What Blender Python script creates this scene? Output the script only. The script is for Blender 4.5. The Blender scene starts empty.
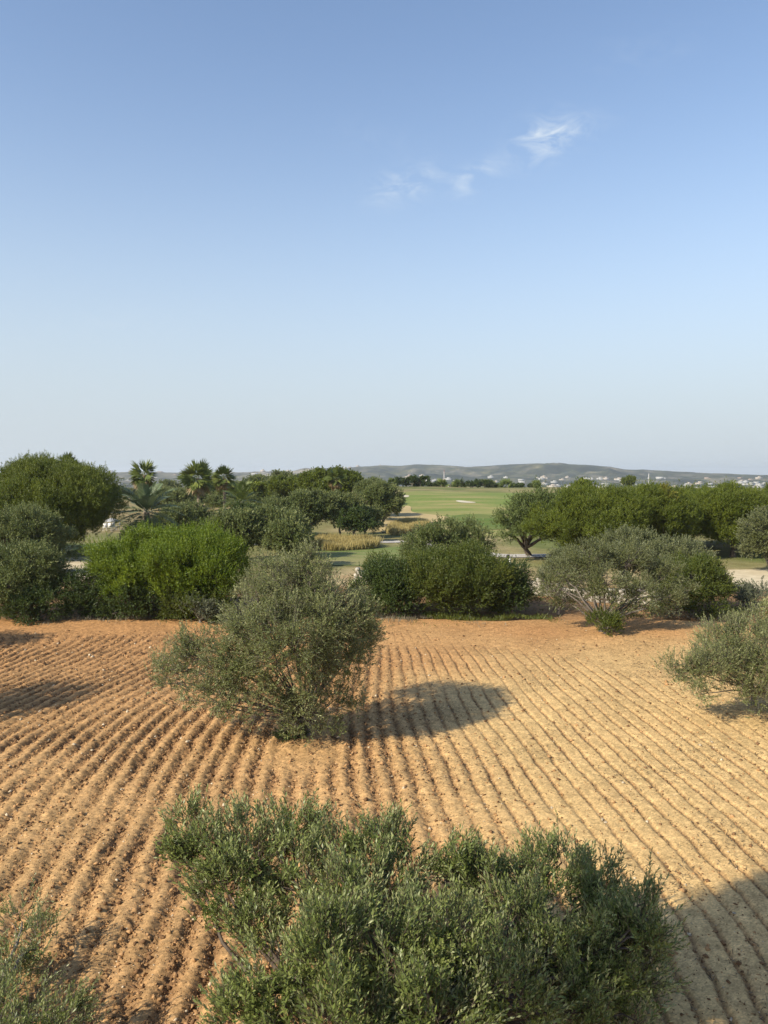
import bpy, math
import numpy as np
from math import radians, sin, cos, tan, pi, atan, sqrt, exp
from mathutils import Vector

sc = bpy.context.scene
COL = sc.collection
R = np.random.default_rng(7)

# ------------------------------------------------------------------ camera model
CAM_H, FPX, PITCH = 7.0, 773.0, math.atan(38.0 / 773.0)

def smooth(a, b, x):
    t = np.clip((x - a) / (b - a), 0, 1)
    return t * t * (3 - 2 * t)

# ------------------------------------------------------------------ numpy noise
_LAT = np.random.default_rng(11).random((256, 256))

def vnoise(x, y):
    xi = np.floor(x).astype(np.int64); yi = np.floor(y).astype(np.int64)
    fx = x - xi; fy = y - yi
    fx = fx * fx * (3 - 2 * fx); fy = fy * fy * (3 - 2 * fy)
    a = _LAT[xi & 255, yi & 255]; b = _LAT[(xi + 1) & 255, yi & 255]
    c = _LAT[xi & 255, (yi + 1) & 255]; d = _LAT[(xi + 1) & 255, (yi + 1) & 255]
    return (a * (1 - fx) + b * fx) * (1 - fy) + (c * (1 - fx) + d * fx) * fy * 1.0

def fbm(x, y, s, octv=4, seed=0.0, gain=.5):
    v = 0.0; a = 1.0; t = 0.0
    x = np.asarray(x, float) / s + seed * 13.7; y = np.asarray(y, float) / s + seed * 7.3
    for _ in range(octv):
        v = v + a * (vnoise(x, y) - .5); t += a; a *= gain
        x, y = x * 1.63 + y * 1.13 + 3.1, y * 1.63 - x * 1.13 + 9.7
    return v / t * 2

# ------------------------------------------------------------------ terrain
HILL_PX = np.array([-2500, -700, -200, 0, 120, 220, 290, 310, 340, 370, 385, 400, 415, 440, 470, 500, 545, 575, 605, 630, 660, 700, 735, 768, 1000, 1600, 3000], float)
HILL_TOP = np.array([474, 474, 473.5, 473, 472.5, 472.6, 472, 470.3, 468.6, 466.2, 465.0, 466.2, 464.3, 464.8, 466.9, 465.2, 463.8, 464.8, 467.6, 470.2, 470.6, 473.2, 474.4, 475.2, 473, 474, 474], float)

def H(x, y):
    x = np.asarray(x, float); y = np.asarray(y, float)
    r = np.hypot(x, y)
    z = 3.3 * smooth(78, 185, y) * (1 - .75 * smooth(-15, -60, x))          # golf rise
    z = z + .35 * fbm(x, y, 30, 2, 3) * smooth(45, 80, r) + .75 * fbm(x, y, 38, 2, 33) * smooth(95, 125, y) * smooth(230, 200, r)
    z = z - (23 + z) * smooth(215, 560, r)                                   # down into the valley
    z = z + 2.5 * fbm(x, y, 170, 3, 5) * smooth(400, 900, r)
    px = 384 + FPX * x / np.maximum(y, 1.0)
    px = np.where(y > 1, px, np.where(x < 0, -2500, 3000))
    top = np.interp(px, HILL_PX, HILL_TOP)
    top = top - .9 * fbm(px, px * 0 + 3, 26, 4, 2, .6) * (y > 1)
    hz = 7 + (474 - top) / FPX * 2900 + 23
    prof = smooth(1650, 2900, r) ** 1.25
    prof = np.where(r > 2900, 1 - .25 * smooth(2900, 5200, r), prof)
    wig = 1 + (1.7 * fbm(x, y, 300, 5, 1, .62)) * (1 - smooth(2300, 2880, r)) * smooth(1700, 2000, r)
    z = z + hz * prof * wig
    return z

def ray(px, py):
    a = (px - 384) / FPX; b = (512 - py) / FPX
    d = np.array([a, cos(PITCH) + b * sin(PITCH), b * cos(PITCH) - sin(PITCH)])
    return d

def PW(px, py, d):                     # point on the sight line at forward distance d
    v = ray(px, py); v = v * (d / v[1])
    return np.array([v[0], v[1], CAM_H + v[2]])

def gp(px, py):                        # point of the ground under a pixel
    v = ray(px, py); v = v / v[1]
    lo = 2.0
    for d in np.concatenate([np.arange(3, 300, .25), np.arange(300, 4000, 4)]):
        if CAM_H + v[2] * d < float(H(v[0] * d, d)):
            return np.array([v[0] * d, d, float(H(v[0] * d, d))])
    return np.array([v[0] * 3000, 3000, 0])

# ------------------------------------------------------------------ object helpers
def tag(o, label=None, cat=None, group=None, kind=None):
    if label: o['label'] = label
    if cat: o['category'] = cat
    if group: o['group'] = group
    if kind: o['kind'] = kind
    return o

def empty(name, loc, label, cat, group=None):
    o = bpy.data.objects.new(name, None); COL.objects.link(o)
    o.location = loc; o.empty_display_size = .3
    return tag(o, label, cat, group)

def mk(name, V, F, mat, parent=None, attrs=None, smooth_shade=False, mats=None, midx=None):
    V = np.ascontiguousarray(V, np.float32); F = np.ascontiguousarray(F, np.int32)
    me = bpy.data.meshes.new(name)
    k = F.shape[1]
    me.vertices.add(len(V)); me.vertices.foreach_set('co', V.ravel())
    me.loops.add(F.size); me.loops.foreach_set('vertex_index', F.ravel())
    me.polygons.add(len(F)); me.polygons.foreach_set('loop_start', np.arange(0, F.size, k, dtype=np.int32))
    for m in (mats or [mat]): me.materials.append(m)
    if midx is not None: me.polygons.foreach_set('material_index', np.ascontiguousarray(midx, np.int32))
    me.update(calc_edges=True)
    if smooth_shade: me.polygons.foreach_set('use_smooth', np.ones(len(F), bool))
    for an, av in (attrs or {}).items():
        av = np.ascontiguousarray(av, np.float32)
        if av.ndim == 1:
            a = me.attributes.new(an, 'FLOAT', 'POINT'); a.data.foreach_set('value', av)
        else:
            a = me.attributes.new(an, 'FLOAT_COLOR', 'POINT')
            if av.shape[1] == 3: av = np.c_[av, np.ones(len(av), np.float32)]
            a.data.foreach_set('color', np.ascontiguousarray(av).ravel())
    o = bpy.data.objects.new(name, me); COL.objects.link(o)
    if parent: o.parent = parent
    return o

class MB:                                # mesh of quads gathered from pieces
    def __init__(s): s.V = []; s.F = []; s.A = []; s.M = []; s.n = 0
    def add(s, V, F, a=None, m=0):
        V = np.asarray(V, float); F = np.asarray(F)
        s.V.append(V); s.F.append(F + s.n); s.n += len(V)
        s.A.append(np.full(len(V), .5) if a is None else a); s.M.append(np.full(len(F), m))
    def tube(s, pts, rad, k=6, a=None):
        pts = np.asarray(pts, float); n = len(pts); rad = np.broadcast_to(np.asarray(rad, float), (n,))
        t = np.gradient(pts, axis=0); t /= np.linalg.norm(t, axis=1)[:, None] + 1e-9
        ref = np.array([0.31, .17, 1.0]) if abs(t[0, 2]) < .9 else np.array([1.0, .2, 0])
        u = np.cross(t, ref); u /= np.linalg.norm(u, axis=1)[:, None] + 1e-9
        w = np.cross(t, u)
        th = np.arange(k) * 2 * pi / k
        V = (pts[:, None, :] + rad[:, None, None] * (np.cos(th)[None, :, None] * u[:, None, :] + np.sin(th)[None, :, None] * w[:, None, :])).reshape(-1, 3)
        i = np.arange(n - 1)[:, None] * k; j = np.arange(k)[None, :]; j2 = (j + 1) % k
        F = np.stack([i + j, i + j2, i + k + j2, i + k + j], -1).reshape(-1, 4)
        s.add(V, F, a)
    def box(s, lo, hi, m=0, rot=0, c=(0, 0)):
        x0, y0, z0 = lo; x1, y1, z1 = hi
        V = np.array([[x0, y0, z0], [x1, y0, z0], [x1, y1, z0], [x0, y1, z0], [x0, y0, z1], [x1, y0, z1], [x1, y1, z1], [x0, y1, z1]])
        F = np.array([[0, 3, 2, 1], [4, 5, 6, 7], [0, 1, 5, 4], [1, 2, 6, 5], [2, 3, 7, 6], [3, 0, 4, 7]])
        s.add(V, F, m=m)
    def build(s, name, mat, parent=None, smooth_shade=False, mats=None):
        return mk(name, np.concatenate(s.V), np.concatenate(s.F), mat, parent, {'rnd': np.concatenate(s.A)}, smooth_shade, mats, np.concatenate(s.M) if mats else None)

# ------------------------------------------------------------------ materials
def newmat(name):
    m = bpy.data.materials.new(name); m.use_nodes = True
    nt = m.node_tree; nt.nodes.clear()
    return m, nt, nt.nodes, nt.links

def N(nt, t, **kw):
    n = nt.nodes.new(t)
    for k, v in kw.items():
        if k.startswith('i_'): n.inputs[k[2:].replace('_', ' ')].default_value = v
        else: setattr(n, k, v)
    return n

def mixc(nt, fac, a, b, mode='MIX'):
    n = nt.nodes.new('ShaderNodeMix'); n.data_type = 'RGBA'; n.blend_type = mode
    for sock, v in ((n.inputs[0], fac), (n.inputs[6], a), (n.inputs[7], b)):
        if hasattr(v, 'is_output'): nt.links.new(v, sock)
        else: sock.default_value = v if isinstance(v, (int, float)) else (*v, 1)
    return n.outputs[2]

def ramp(nt, src, stops):
    n = nt.nodes.new('ShaderNodeValToRGB'); e = n.color_ramp.elements
    while len(e) < len(stops): e.new(.5)
    for k, (p, c) in enumerate(stops):
        e[k].position = p; e[k].color = (*c, 1) if not isinstance(c, (int, float)) else (c, c, c, 1)
    nt.links.new(src, n.inputs[0]); return n.outputs[0]

def noise_tex(nt, scale, detail=4, rough=.55, coord='Object', stretch=None, dist=0):
    tc = N(nt, 'ShaderNodeTexCoord'); src = tc.outputs[coord]
    if stretch:
        mp = N(nt, 'ShaderNodeMapping'); mp.inputs['Scale'].default_value = stretch
        nt.links.new(src, mp.inputs[0]); src = mp.outputs[0]
    n = N(nt, 'ShaderNodeTexNoise'); n.inputs['Scale'].default_value = scale
    n.inputs['Detail'].default_value = detail; n.inputs['Roughness'].default_value = rough
    n.inputs['Distortion'].default_value = dist
    nt.links.new(src, n.inputs['Vector']); return n.outputs[0]

def foliage(name, dark, mid, light, under=None, trans=.28, tcol=None, rough=.5, spec=.35):
    m, nt, nd, lk = newmat(name)
    at = N(nt, 'ShaderNodeAttribute', attribute_name='rnd')
    c = ramp(nt, at.outputs['Fac'], [(0, dark), (.5, mid), (1, light)])
    if under:
        g = N(nt, 'ShaderNodeNewGeometry')
        c = mixc(nt, g.outputs['Backfacing'], c, under)
    p = N(nt, 'ShaderNodeBsdfPrincipled'); p.inputs['Roughness'].default_value = rough
    p.inputs['Specular IOR Level'].default_value = spec
    lk.new(c, p.inputs['Base Color'])
    t = N(nt, 'ShaderNodeBsdfTranslucent'); lk.new(mixc(nt, .5, c, tcol or light), t.inputs[0])
    mx = N(nt, 'ShaderNodeMixShader'); mx.inputs[0].default_value = trans
    lk.new(p.outputs[0], mx.inputs[1]); lk.new(t.outputs[0], mx.inputs[2])
    o = N(nt, 'ShaderNodeOutputMaterial'); lk.new(mx.outputs[0], o.inputs[0])
    return m

def plain(name, c1, c2=None, scale=6, rough=.85, bump=0, stretch=None, spec=.25):
    m, nt, nd, lk = newmat(name)
    p = N(nt, 'ShaderNodeBsdfPrincipled'); p.inputs['Roughness'].default_value = rough
    p.inputs['Specular IOR Level'].default_value = spec
    f = noise_tex(nt, scale, 5, .6, stretch=stretch)
    lk.new(ramp(nt, f, [(.3, c1), (.7, c2 or c1)]), p.inputs['Base Color'])
    if bump:
        b = N(nt, 'ShaderNodeBump'); b.inputs['Strength'].default_value = bump; b.inputs['Distance'].default_value = .03
        lk.new(f, b.inputs['Height']); lk.new(b.outputs[0], p.inputs['Normal'])
    o = N(nt, 'ShaderNodeOutputMaterial'); lk.new(p.outputs[0], o.inputs[0])
    return m

def attr_soil(name, attr, nscale, bump, var=.25, fine=60, dist=.02, far=False):
    m, nt, nd, lk = newmat(name)
    p = N(nt, 'ShaderNodeBsdfPrincipled'); p.inputs['Roughness'].default_value = .95
    p.inputs['Specular IOR Level'].default_value = .1
    at = N(nt, 'ShaderNodeAttribute', attribute_name=attr)
    f1 = noise_tex(nt, nscale, 6, .65); f2 = noise_tex(nt, fine, 3, .6)
    k = ramp(nt, f1, [(.25, 1 - var), (.75, 1 + var * .6)])
    k2 = ramp(nt, f2, [(.3, 1 - var * .9), (.7, 1 + var * .5)])
    c = mixc(nt, 1.0, at.outputs['Color'], k, 'MULTIPLY'); c = mixc(nt, 1.0, c, k2, 'MULTIPLY')
    if far:
        f3 = noise_tex(nt, .014, 9, .75); ga = N(nt, 'ShaderNodeAttribute', attribute_name='far')
        k3 = ramp(nt, f3, [(.36, (.25, .29, .30)), (.52, (.66, .68, .70)), (.68, (1.6, 1.5, 1.35))])
        c = mixc(nt, ga.outputs['Fac'], c, mixc(nt, 1.0, c, k3, 'MULTIPLY'))
    lk.new(c, p.inputs['Base Color'])
    if bump:
        b = N(nt, 'ShaderNodeBump'); b.inputs['Strength'].default_value = bump; b.inputs['Distance'].default_value = dist
        lk.new(f2, b.inputs['Height']); lk.new(b.outputs[0], p.inputs['Normal'])
    o = N(nt, 'ShaderNodeOutputMaterial'); lk.new(p.outputs[0], o.inputs[0])
    return m

M = {}
M['olive_near'] = foliage('olive_leaf_near', (0.062, 0.090, 0.021), (0.144, 0.182, 0.043), (0.294, 0.320, 0.108), (0.342, 0.358, 0.171), .2, (0.274, 0.314, 0.046), .42, .42)
M['olive'] = foliage('olive_leaf', (0.075, 0.095, 0.028), (0.146, 0.169, 0.055), (0.258, 0.267, 0.105), (0.337, 0.352, 0.165), .2, (0.248, 0.276, 0.066), .5, .35)
M['olive_mid'] = foliage('olive_leaf_mid', (.062, .074, .024), (.12, .135, .046), (.20, .205, .085), (.20, .215, .12), .2, (.18, .21, .05), .5, .3)
M['pine_mid'] = foliage('fork_pine_needles', (.055, .08, .02), (.115, .15, .04), (.19, .225, .065), None, .2)
M['olive_dark'] = foliage('olive_leaf_dark', (0.055, 0.076, 0.021), (0.100, 0.128, 0.037), (0.182, 0.205, 0.058), (0.237, 0.255, 0.098), .18, (0.182, 0.221, 0.039), .5, .3)
M['acacia'] = foliage('acacia_leaf', (0.061, 0.101, 0.007), (0.122, 0.180, 0.012), (0.227, 0.274, 0.022), None, .3, (0.278, 0.346, 0.020))
M['lentisk'] = foliage('lentisk_leaf', (0.042, 0.061, 0.009), (0.076, 0.102, 0.014), (0.148, 0.160, 0.023), None, .25, (0.178, 0.198, 0.023))
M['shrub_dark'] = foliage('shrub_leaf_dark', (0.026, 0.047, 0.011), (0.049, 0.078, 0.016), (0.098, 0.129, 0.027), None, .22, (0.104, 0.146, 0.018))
M['greyshrub'] = foliage('grey_shrub_leaf', (0.066, 0.076, 0.044), (0.119, 0.133, 0.077), (0.198, 0.209, 0.121), None, .2)
M['dry'] = foliage('dry_shrub_leaf', (.10, .09, .055), (.17, .15, .095), (.24, .21, .14), None, .2)
M['rust'] = foliage('rusty_shrub_leaf', (.07, .055, .03), (.12, .09, .045), (.16, .13, .06), None, .2)
M['yellowbush'] = foliage('yellow_bush_leaf', (.13, .13, .02), (.2, .19, .03), (.28, .25, .04), None, .25)
M['pine'] = foliage('pine_needles', (0.048, 0.076, 0.008), (0.107, 0.138, 0.013), (0.199, 0.227, 0.023), None, .22, (0.226, 0.248, 0.020))
M['palm'] = foliage('palm_frond', (0.059, 0.086, 0.018), (0.118, 0.153, 0.033), (0.215, 0.241, 0.058), None, .2)
M['palmgrey'] = foliage('date_palm_frond', (0.064, 0.093, 0.040), (0.121, 0.161, 0.072), (0.193, 0.233, 0.114), None, .2)
M['deadpalm'] = foliage('dead_palm_frond', (.16, .11, .05), (.25, .18, .085), (.33, .25, .13), None, .2)
M['strawgrass'] = foliage('tall_dry_grass', (.30, .24, .085), (.42, .34, .13), (.52, .43, .19), None, .3)
M['farwood'] = foliage('far_wood_leaf', (.025, .038, .018), (.042, .06, .028), (.075, .095, .045), None, .1)
M['weed'] = foliage('dry_weeds', (.05, .035, .018), (.10, .072, .038), (.17, .125, .065), None, .1)
M['bark'] = plain('bark_grey', (.10, .085, .068), (.23, .20, .165), 9, .9, .6, (1, 1, .25))
M['barkdark'] = plain('bark_brown', (.055, .042, .03), (.13, .10, .075), 9, .9, .5, (1, 1, .25))
M['barkpalm'] = plain('bark_palm', (.16, .12, .085), (.30, .24, .18), 7, .9, .5, (1, 1, 3))
M['stone'] = plain('pale_limestone', (.30, .265, .21), (.50, .46, .385), 4, .9, .5)
M['white'] = plain('whitewash', (.62, .60, .56), (.78, .77, .73), .3, .8)
M['townwhite'] = plain('weathered_whitewash', (.26, .255, .24), (.54, .525, .49), .02, .9)
M['cream'] = plain('cream_render', (.36, .31, .25), (.48, .42, .35), .02, .8)
M['tan'] = plain('tan_render', (.27, .21, .16), (.36, .28, .22), .02, .8)
M['glassdark'] = plain('dark_windows', (.05, .06, .07), (.08, .09, .10), 1, .3, spec=.5)
M['metal'] = plain('painted_steel', (.36, .34, .33), (.45, .43, .42), 2, .5)
M['redmetal'] = plain('red_steel', (.40, .12, .08), (.45, .15, .1), 2, .5)
M['canvas'] = plain('faded_canvas', (.34, .34, .34), (.42, .42, .42), 3, .9)
M['black'] = plain('black_plastic', (.015, .015, .015), (.025, .025, .025), 3, .5)
M['concrete'] = plain('path_concrete', (.36, .33, .29), (.48, .45, .40), 1.2, .9)
M['bunker'] = plain('bunker_sand', (.46, .41, .30), (.56, .51, .39), .5, .95)
M['pooldeck'] = plain('bare_pale_earth', (.45, .37, .24), (.62, .53, .37), 1.4, .95, .4)

# ------------------------------------------------------------------ foliage builder
DENSK = 1.7
def unit(v): return v / (np.linalg.norm(v, axis=-1, keepdims=True) + 1e-9)

def leaf_quads(P, D, Nn, L, W, fold=.0):
    S = unit(np.cross(D, Nn)); L = np.broadcast_to(L, (len(P),))[:, None]; W = np.broadcast_to(W, (len(P),))[:, None]
    up = np.cross(S, D)
    mid = P + D * L * .5 + up * W * fold
    V = np.stack([P, mid + S * W * .5, P + D * L, mid - S * W * .5], 1).reshape(-1, 3)
    F = np.arange(len(P) * 4).reshape(-1, 4)
    return V, F

def foliage_points(lobes, rng, dens, spr, out, up, jit, cr, slen, fill=.25, zmin=.08, squash_low=True):
    """sprigs: start, axis, length, cluster tone; placed in clumps on and inside the lobes"""
    C = np.array([l[0] for l in lobes], float); RR = np.array([np.broadcast_to(np.asarray(l[1], float), 3) for l in lobes])
    S, A, Ln, T, CL = [], [], [], [], []
    for i in range(len(C)):
        rm = RR[i].mean()
        n = max(4, int(dens * .72 * 4 * pi * rm * rm))
        d = unit(rng.normal(size=(n, 3))); d[:, 2] = np.where(d[:, 2] < -.3, d[:, 2] * .5, d[:, 2]); d = unit(d)
        rad = np.where(rng.random(n) < fill, rng.uniform(.25, .75, n), rng.uniform(.74, 1.06, n))
        cc = C[i] + RR[i] * d * rad[:, None]
        q = np.min(np.where(np.arange(len(C))[None, :] == i, 9, np.linalg.norm((cc[:, None, :] - C[None]) / RR[None], axis=2)), axis=1)
        keep = (cc[:, 2] > zmin) & ((q > .6) | (rng.random(n) < .2))
        cc = cc[keep]; d = d[keep]; n = len(cc)
        if n == 0: continue
        CL.append(cc)
        tone = np.clip(rng.random(n) * .75 + .25 * rng.random(), 0, 1)
        k = np.maximum(2, (DENSK * 1.35 * spr * rng.uniform(.55, 1.45, n)).astype(int))
        idx = np.repeat(np.arange(n), k)
        pos = cc[idx] + rng.normal(size=(len(idx), 3)) * cr
        ax = unit(out * d[idx] + np.array([0, 0, up]) + rng.normal(size=(len(idx), 3)) * jit)
        S.append(pos); A.append(ax); Ln.append(slen * rng.uniform(.6, 1.35, len(idx))); T.append(tone[idx])
    S = np.concatenate(S); ok = S[:, 2] > zmin * .5
    return S[ok], np.concatenate(A)[ok], np.concatenate(Ln)[ok], np.concatenate(T)[ok], np.concatenate(CL)

def sprig_leaves(S, A, Ln, T, rng, nl, L, W, ang=.75, droop=0.0):
    n = len(S); j = np.arange(nl)
    u = unit(np.cross(A, rng.normal(size=(n, 3)))); w = np.cross(A, u)
    th = (j * 2.4)[None, :] + (j % 2)[None, :] * .7 + rng.uniform(0, .8, (n, nl))
    rd = np.cos(th)[..., None] * u[:, None] + np.sin(th)[..., None] * w[:, None]
    t = (.1 + .9 * (j + .5) / nl)[None, :] + rng.uniform(-.04, .04, (n, nl))
    a = ang * (1.15 - .6 * t) + rng.normal(size=(n, nl)) * .15
    D = unit(np.cos(a)[..., None] * A[:, None] + np.sin(a)[..., None] * rd)
    P = S[:, None] + A[:, None] * (Ln[:, None] * t)[..., None]
    P[..., 2] -= droop * (Ln[:, None] * t) ** 2
    Nn = A[:, None] - D * np.sum(A[:, None] * D, -1, keepdims=True) + rng.normal(size=D.shape) * .12
    sz = rng.uniform(.7, 1.25, (n, nl)) * (1.05 - .35 * t)
    V, F = leaf_quads(P.reshape(-1, 3), D.reshape(-1, 3), unit(Nn.reshape(-1, 3)), (L * sz).ravel(), (W * sz).ravel(), .12)
    tone = np.clip(.55 * T[:, None] + .45 * rng.random((n, nl)) + .05 * (t - .5), 0, 1).ravel()
    return V, F, np.repeat(tone, 4)

def stems(mb, base, tops, rng, r0, k=6, wob=.12, nseg=6, r1=.25, bow=.12):
    for t in tops:
        t = np.asarray(t, float); b = np.asarray(base, float); Ld = np.linalg.norm(t - b)
        s = np.linspace(0, 1, nseg)[:, None]
        mid = (b + t) / 2 + np.array([0, 0, bow * Ld]) + rng.normal(size=3) * wob * Ld
        p = (1 - s) ** 2 * b + 2 * s * (1 - s) * mid + s ** 2 * t + rng.normal(size=(nseg, 3)) * .015 * Ld * (s * (1 - s) * 4)
        mb.tube(p, np.linspace(r0, r0 * r1, nseg), k)

def twigs(mb, S, A, Ln, r):
    B = S - A * .02; E = S + A * Ln[:, None]
    u = unit(np.cross(A, np.array([.3, .2, 1.0]))) * r; w = np.cross(A, u)
    tri = [u, -.5 * u + .87 * w, -.5 * u - .87 * w]
    V = np.stack([B + tri[0], B + tri[1], B + tri[2], E + tri[0] * .4, E + tri[1] * .4, E + tri[2] * .4], 1).reshape(-1, 3)
    o = np.arange(len(S))[:, None] * 6
    F = np.concatenate([o + np.array([[0, 1, 4, 3]]), o + np.array([[1, 2, 5, 4]]), o + np.array([[2, 0, 3, 5]])], 0)
    mb.add(V, F)

def plant(name, label, cat, base, lobes, mat, rng, group=None, bark='bark', trunk_r=.1, forks=None, dens=3.0, spr=9, nl=9, L=.07, W=.022,
          slen=.3, out=.9, up=.45, jit=.4, cr=.16, ang=.75, fill=.25, droop=0, twig=True, trunk_h=.5, branch=True, zmin=.08, stemname='trunk', lean=(0, 0), limb=.62, bow=.12):
    """lobes are given relative to the base; one thing with a woody part and a crown"""
    root = empty(name, tuple(base), label, cat, group)
    S, A, Ln, T, CL = foliage_points(lobes, rng, dens, spr, out, up, jit, cr, slen, fill, zmin)
    V, F, rn = sprig_leaves(S, A, Ln, T, rng, nl, L, W, ang, droop)
    mb = MB()
    C = np.array([l[0] for l in lobes], float)
    crotch = np.array([lean[0], lean[1], trunk_h])
    if trunk_h > .15:
        s = np.linspace(0, 1, 7)[:, None]
        p = s * crotch + np.c_[np.sin(s * 5) * .05, np.cos(s * 4) * .04, 0 * s] * trunk_h * (s * (1 - s) * 4)
        p[0, 2] = -.15
        mb.tube(p, trunk_r * (1.35 - .5 * np.linspace(0, 1, 7) + .5 * np.exp(-np.linspace(0, 1, 7) * 9)), 9)
    stems(mb, crotch - np.array([0, 0, .05]), C, rng, trunk_r * limb, 6, bow=bow)
    if branch and len(CL):
        pick = CL if len(CL) < 260 else CL[rng.permutation(len(CL))[:260]]
        for c in pick:
            i = np.argmin(np.linalg.norm(C - c, axis=1))
            stems(mb, C[i] * .85 + crotch * .15, [c], rng, trunk_r * .15, 3, .1, 4, .3)
    if twig: twigs(mb, S, A, Ln, L * .035 + .0012)
    mb.build(stemname, M[bark], root)
    mk('crown', V, F, M[mat], root, {'rnd': rn})
    return root

def env(w, h, dpt, n, rng, z0=0.0, rk=(.2, .32), flat=1.0, shell=.55):
    """lobes filling an uneven dome w wide, h high"""
    out = []
    for i in range(n):
        r = rng.uniform(*rk) * min(w, h)
        v = unit(rng.normal(size=3)); q = rng.uniform(shell, 1.0)
        if v[2] < 0 and z0 < .15: hh_ = max(.3, sqrt(v[0] ** 2 + v[1] ** 2)); v = np.array([v[0] / hh_, v[1] / hh_, v[2]]) * np.array([.95, .95, 1]); q = q * .97
        c = np.array([v[0] * (w / 2 - r * .9) * q, v[1] * (dpt / 2 - r * .9) * q, z0 + (h - z0) * .5 + v[2] * ((h - z0) / 2 - r * flat * (1.0 if v[2] > 0 or z0 >= .15 else .25)) * q])
        c[2] = max(c[2], r * .45)
        out.append((c, (r, r, r * flat)))
    return out

def box_px(x0, x1, yt, d, yb=None):
    """base point, width and height of what spans those pixels at distance d"""
    xc = (x0 + x1) / 2
    b = PW(xc, 600, d); b[2] = float(H(b[0], b[1]))
    w = (x1 - x0) / FPX * d * 1.07
    h = (PW(xc, yt, d)[2] - b[2]) * 1.03
    return b, w, h

def px_lobes(base, L):
    """lobes written as (px, py, distance, radius in metres) made relative to the base"""
    out = []
    for t in L:
        c = PW(t[0], t[1], t[2]) - base; r = t[3]
        if not np.iterable(r): r = (r, r, r)
        out.append((c, r))
    return out

# ================================================================== WORLD, SUN, CAMERA
SUN_EL, SHX, SHY = 35.0, .80, .60           # shadows run towards (SHX, SHY)
w = bpy.data.worlds.new('World'); sc.world = w; w.use_nodes = True
nt = w.node_tree; nt.nodes.clear()
sky = N(nt, 'ShaderNodeTexSky'); sky.sky_type = 'NISHITA'; sky.sun_disc = False
sky.sun_elevation = radians(SUN_EL); sky.sun_rotation = math.atan2(-SHX, -SHY) % (2 * pi)
sky.altitude = 50; sky.air_density = 1.0; sky.dust_density = .6; sky.ozone_density = 3.0
tc = N(nt, 'ShaderNodeTexCoord')
sep = N(nt, 'ShaderNodeSeparateXYZ'); nt.links.new(tc.outputs['Generated'], sep.inputs[0])
def mth(op, a, b=None, c=None):
    n = nt.nodes.new('ShaderNodeMath'); n.operation = op
    for k, v in enumerate((a, b, c)):
        if v is None: continue
        if hasattr(v, 'is_output'): nt.links.new(v, n.inputs[k])
        else: n.inputs[k].default_value = v
    return n.outputs[0]
yy = mth('MAXIMUM', sep.outputs[1], .05)
U = mth('DIVIDE', sep.outputs[0], yy); Vv = mth('DIVIDE', sep.outputs[2], yy)
cmb = N(nt, 'ShaderNodeCombineXYZ'); nt.links.new(U, cmb.inputs[0]); nt.links.new(Vv, cmb.inputs[1])
mp = N(nt, 'ShaderNodeMapping'); mp.inputs['Rotation'].default_value = (0, 0, radians(-28)); mp.inputs['Scale'].default_value = (22, 46, 1)
nt.links.new(cmb.outputs[0], mp.inputs[0])
nz = N(nt, 'ShaderNodeTexNoise'); nz.inputs['Scale'].default_value = 1.0; nz.inputs['Detail'].default_value = 9; nz.inputs['Roughness'].default_value = .62; nz.inputs['Distortion'].default_value = .8
nt.links.new(mp.outputs[0], nz.inputs['Vector'])
nf = mth('MAXIMUM', mth('MULTIPLY_ADD', nz.outputs[0], 4.2, -1.75), 0.0)
tot = None
for (px, py, sx, sy, rot, amp) in [(541, 140, .034, .022, .45, .7), (572, 131, .036, .016, .25, .4), (405, 185, .042, .018, .3, .55), (465, 184, .018, .014, .3, .4), (485, 168, .03, .012, .2, .3), (640, 50, .07, .02, .2, .06), (375, 140, .05, .02, -.2, .05), (120, 325, .12, .025, .1, .06)]:
    v = ray(px, py); u0, v0 = v[0] / v[1], v[2] / v[1]
    du = mth('SUBTRACT', U, u0); dv = mth('SUBTRACT', Vv, v0)
    a = mth('ADD', mth('MULTIPLY', du, cos(rot) / sx), mth('MULTIPLY', dv, sin(rot) / sx))
    b = mth('ADD', mth('MULTIPLY', du, -sin(rot) / sy), mth('MULTIPLY', dv, cos(rot) / sy))
    g = mth('POWER', 2.718, mth('MULTIPLY', mth('ADD', mth('MULTIPLY', a, a), mth('MULTIPLY', b, b)), -1.0))
    g = mth('MULTIPLY', g, amp)
    tot = g if tot is None else mth('ADD', tot, g)
front = mth('GREATER_THAN', sep.outputs[1], .06)
cl = nt.nodes.new('ShaderNodeMath'); cl.operation = 'MULTIPLY'; cl.use_clamp = True
nt.links.new(mth('MULTIPLY', tot, nf), cl.inputs[0]); nt.links.new(front, cl.inputs[1])
tint = mixc(nt, 1.0, sky.outputs[0], (1.06, 1.0, .95), 'MULTIPLY')
zz = mth('MULTIPLY', mth('MAXIMUM', sep.outputs[2], 0.0), 1 / .27)
hzf = mth('POWER', 2.718, mth('MULTIPLY', mth('MULTIPLY', zz, zz), -1.0))
tint = mixc(nt, mth('MULTIPLY', hzf, .97), tint, (2.78, 3.13, 3.43))   # the hazy lower sky
bg = N(nt, 'ShaderNodeBackground'); bg.inputs[1].default_value = .10
nt.links.new(mixc(nt, cl.outputs[0], tint, (3.9, 4.25, 4.5)), bg.inputs[0])
wo = N(nt, 'ShaderNodeOutputWorld'); nt.links.new(bg.outputs[0], wo.inputs[0])

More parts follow.
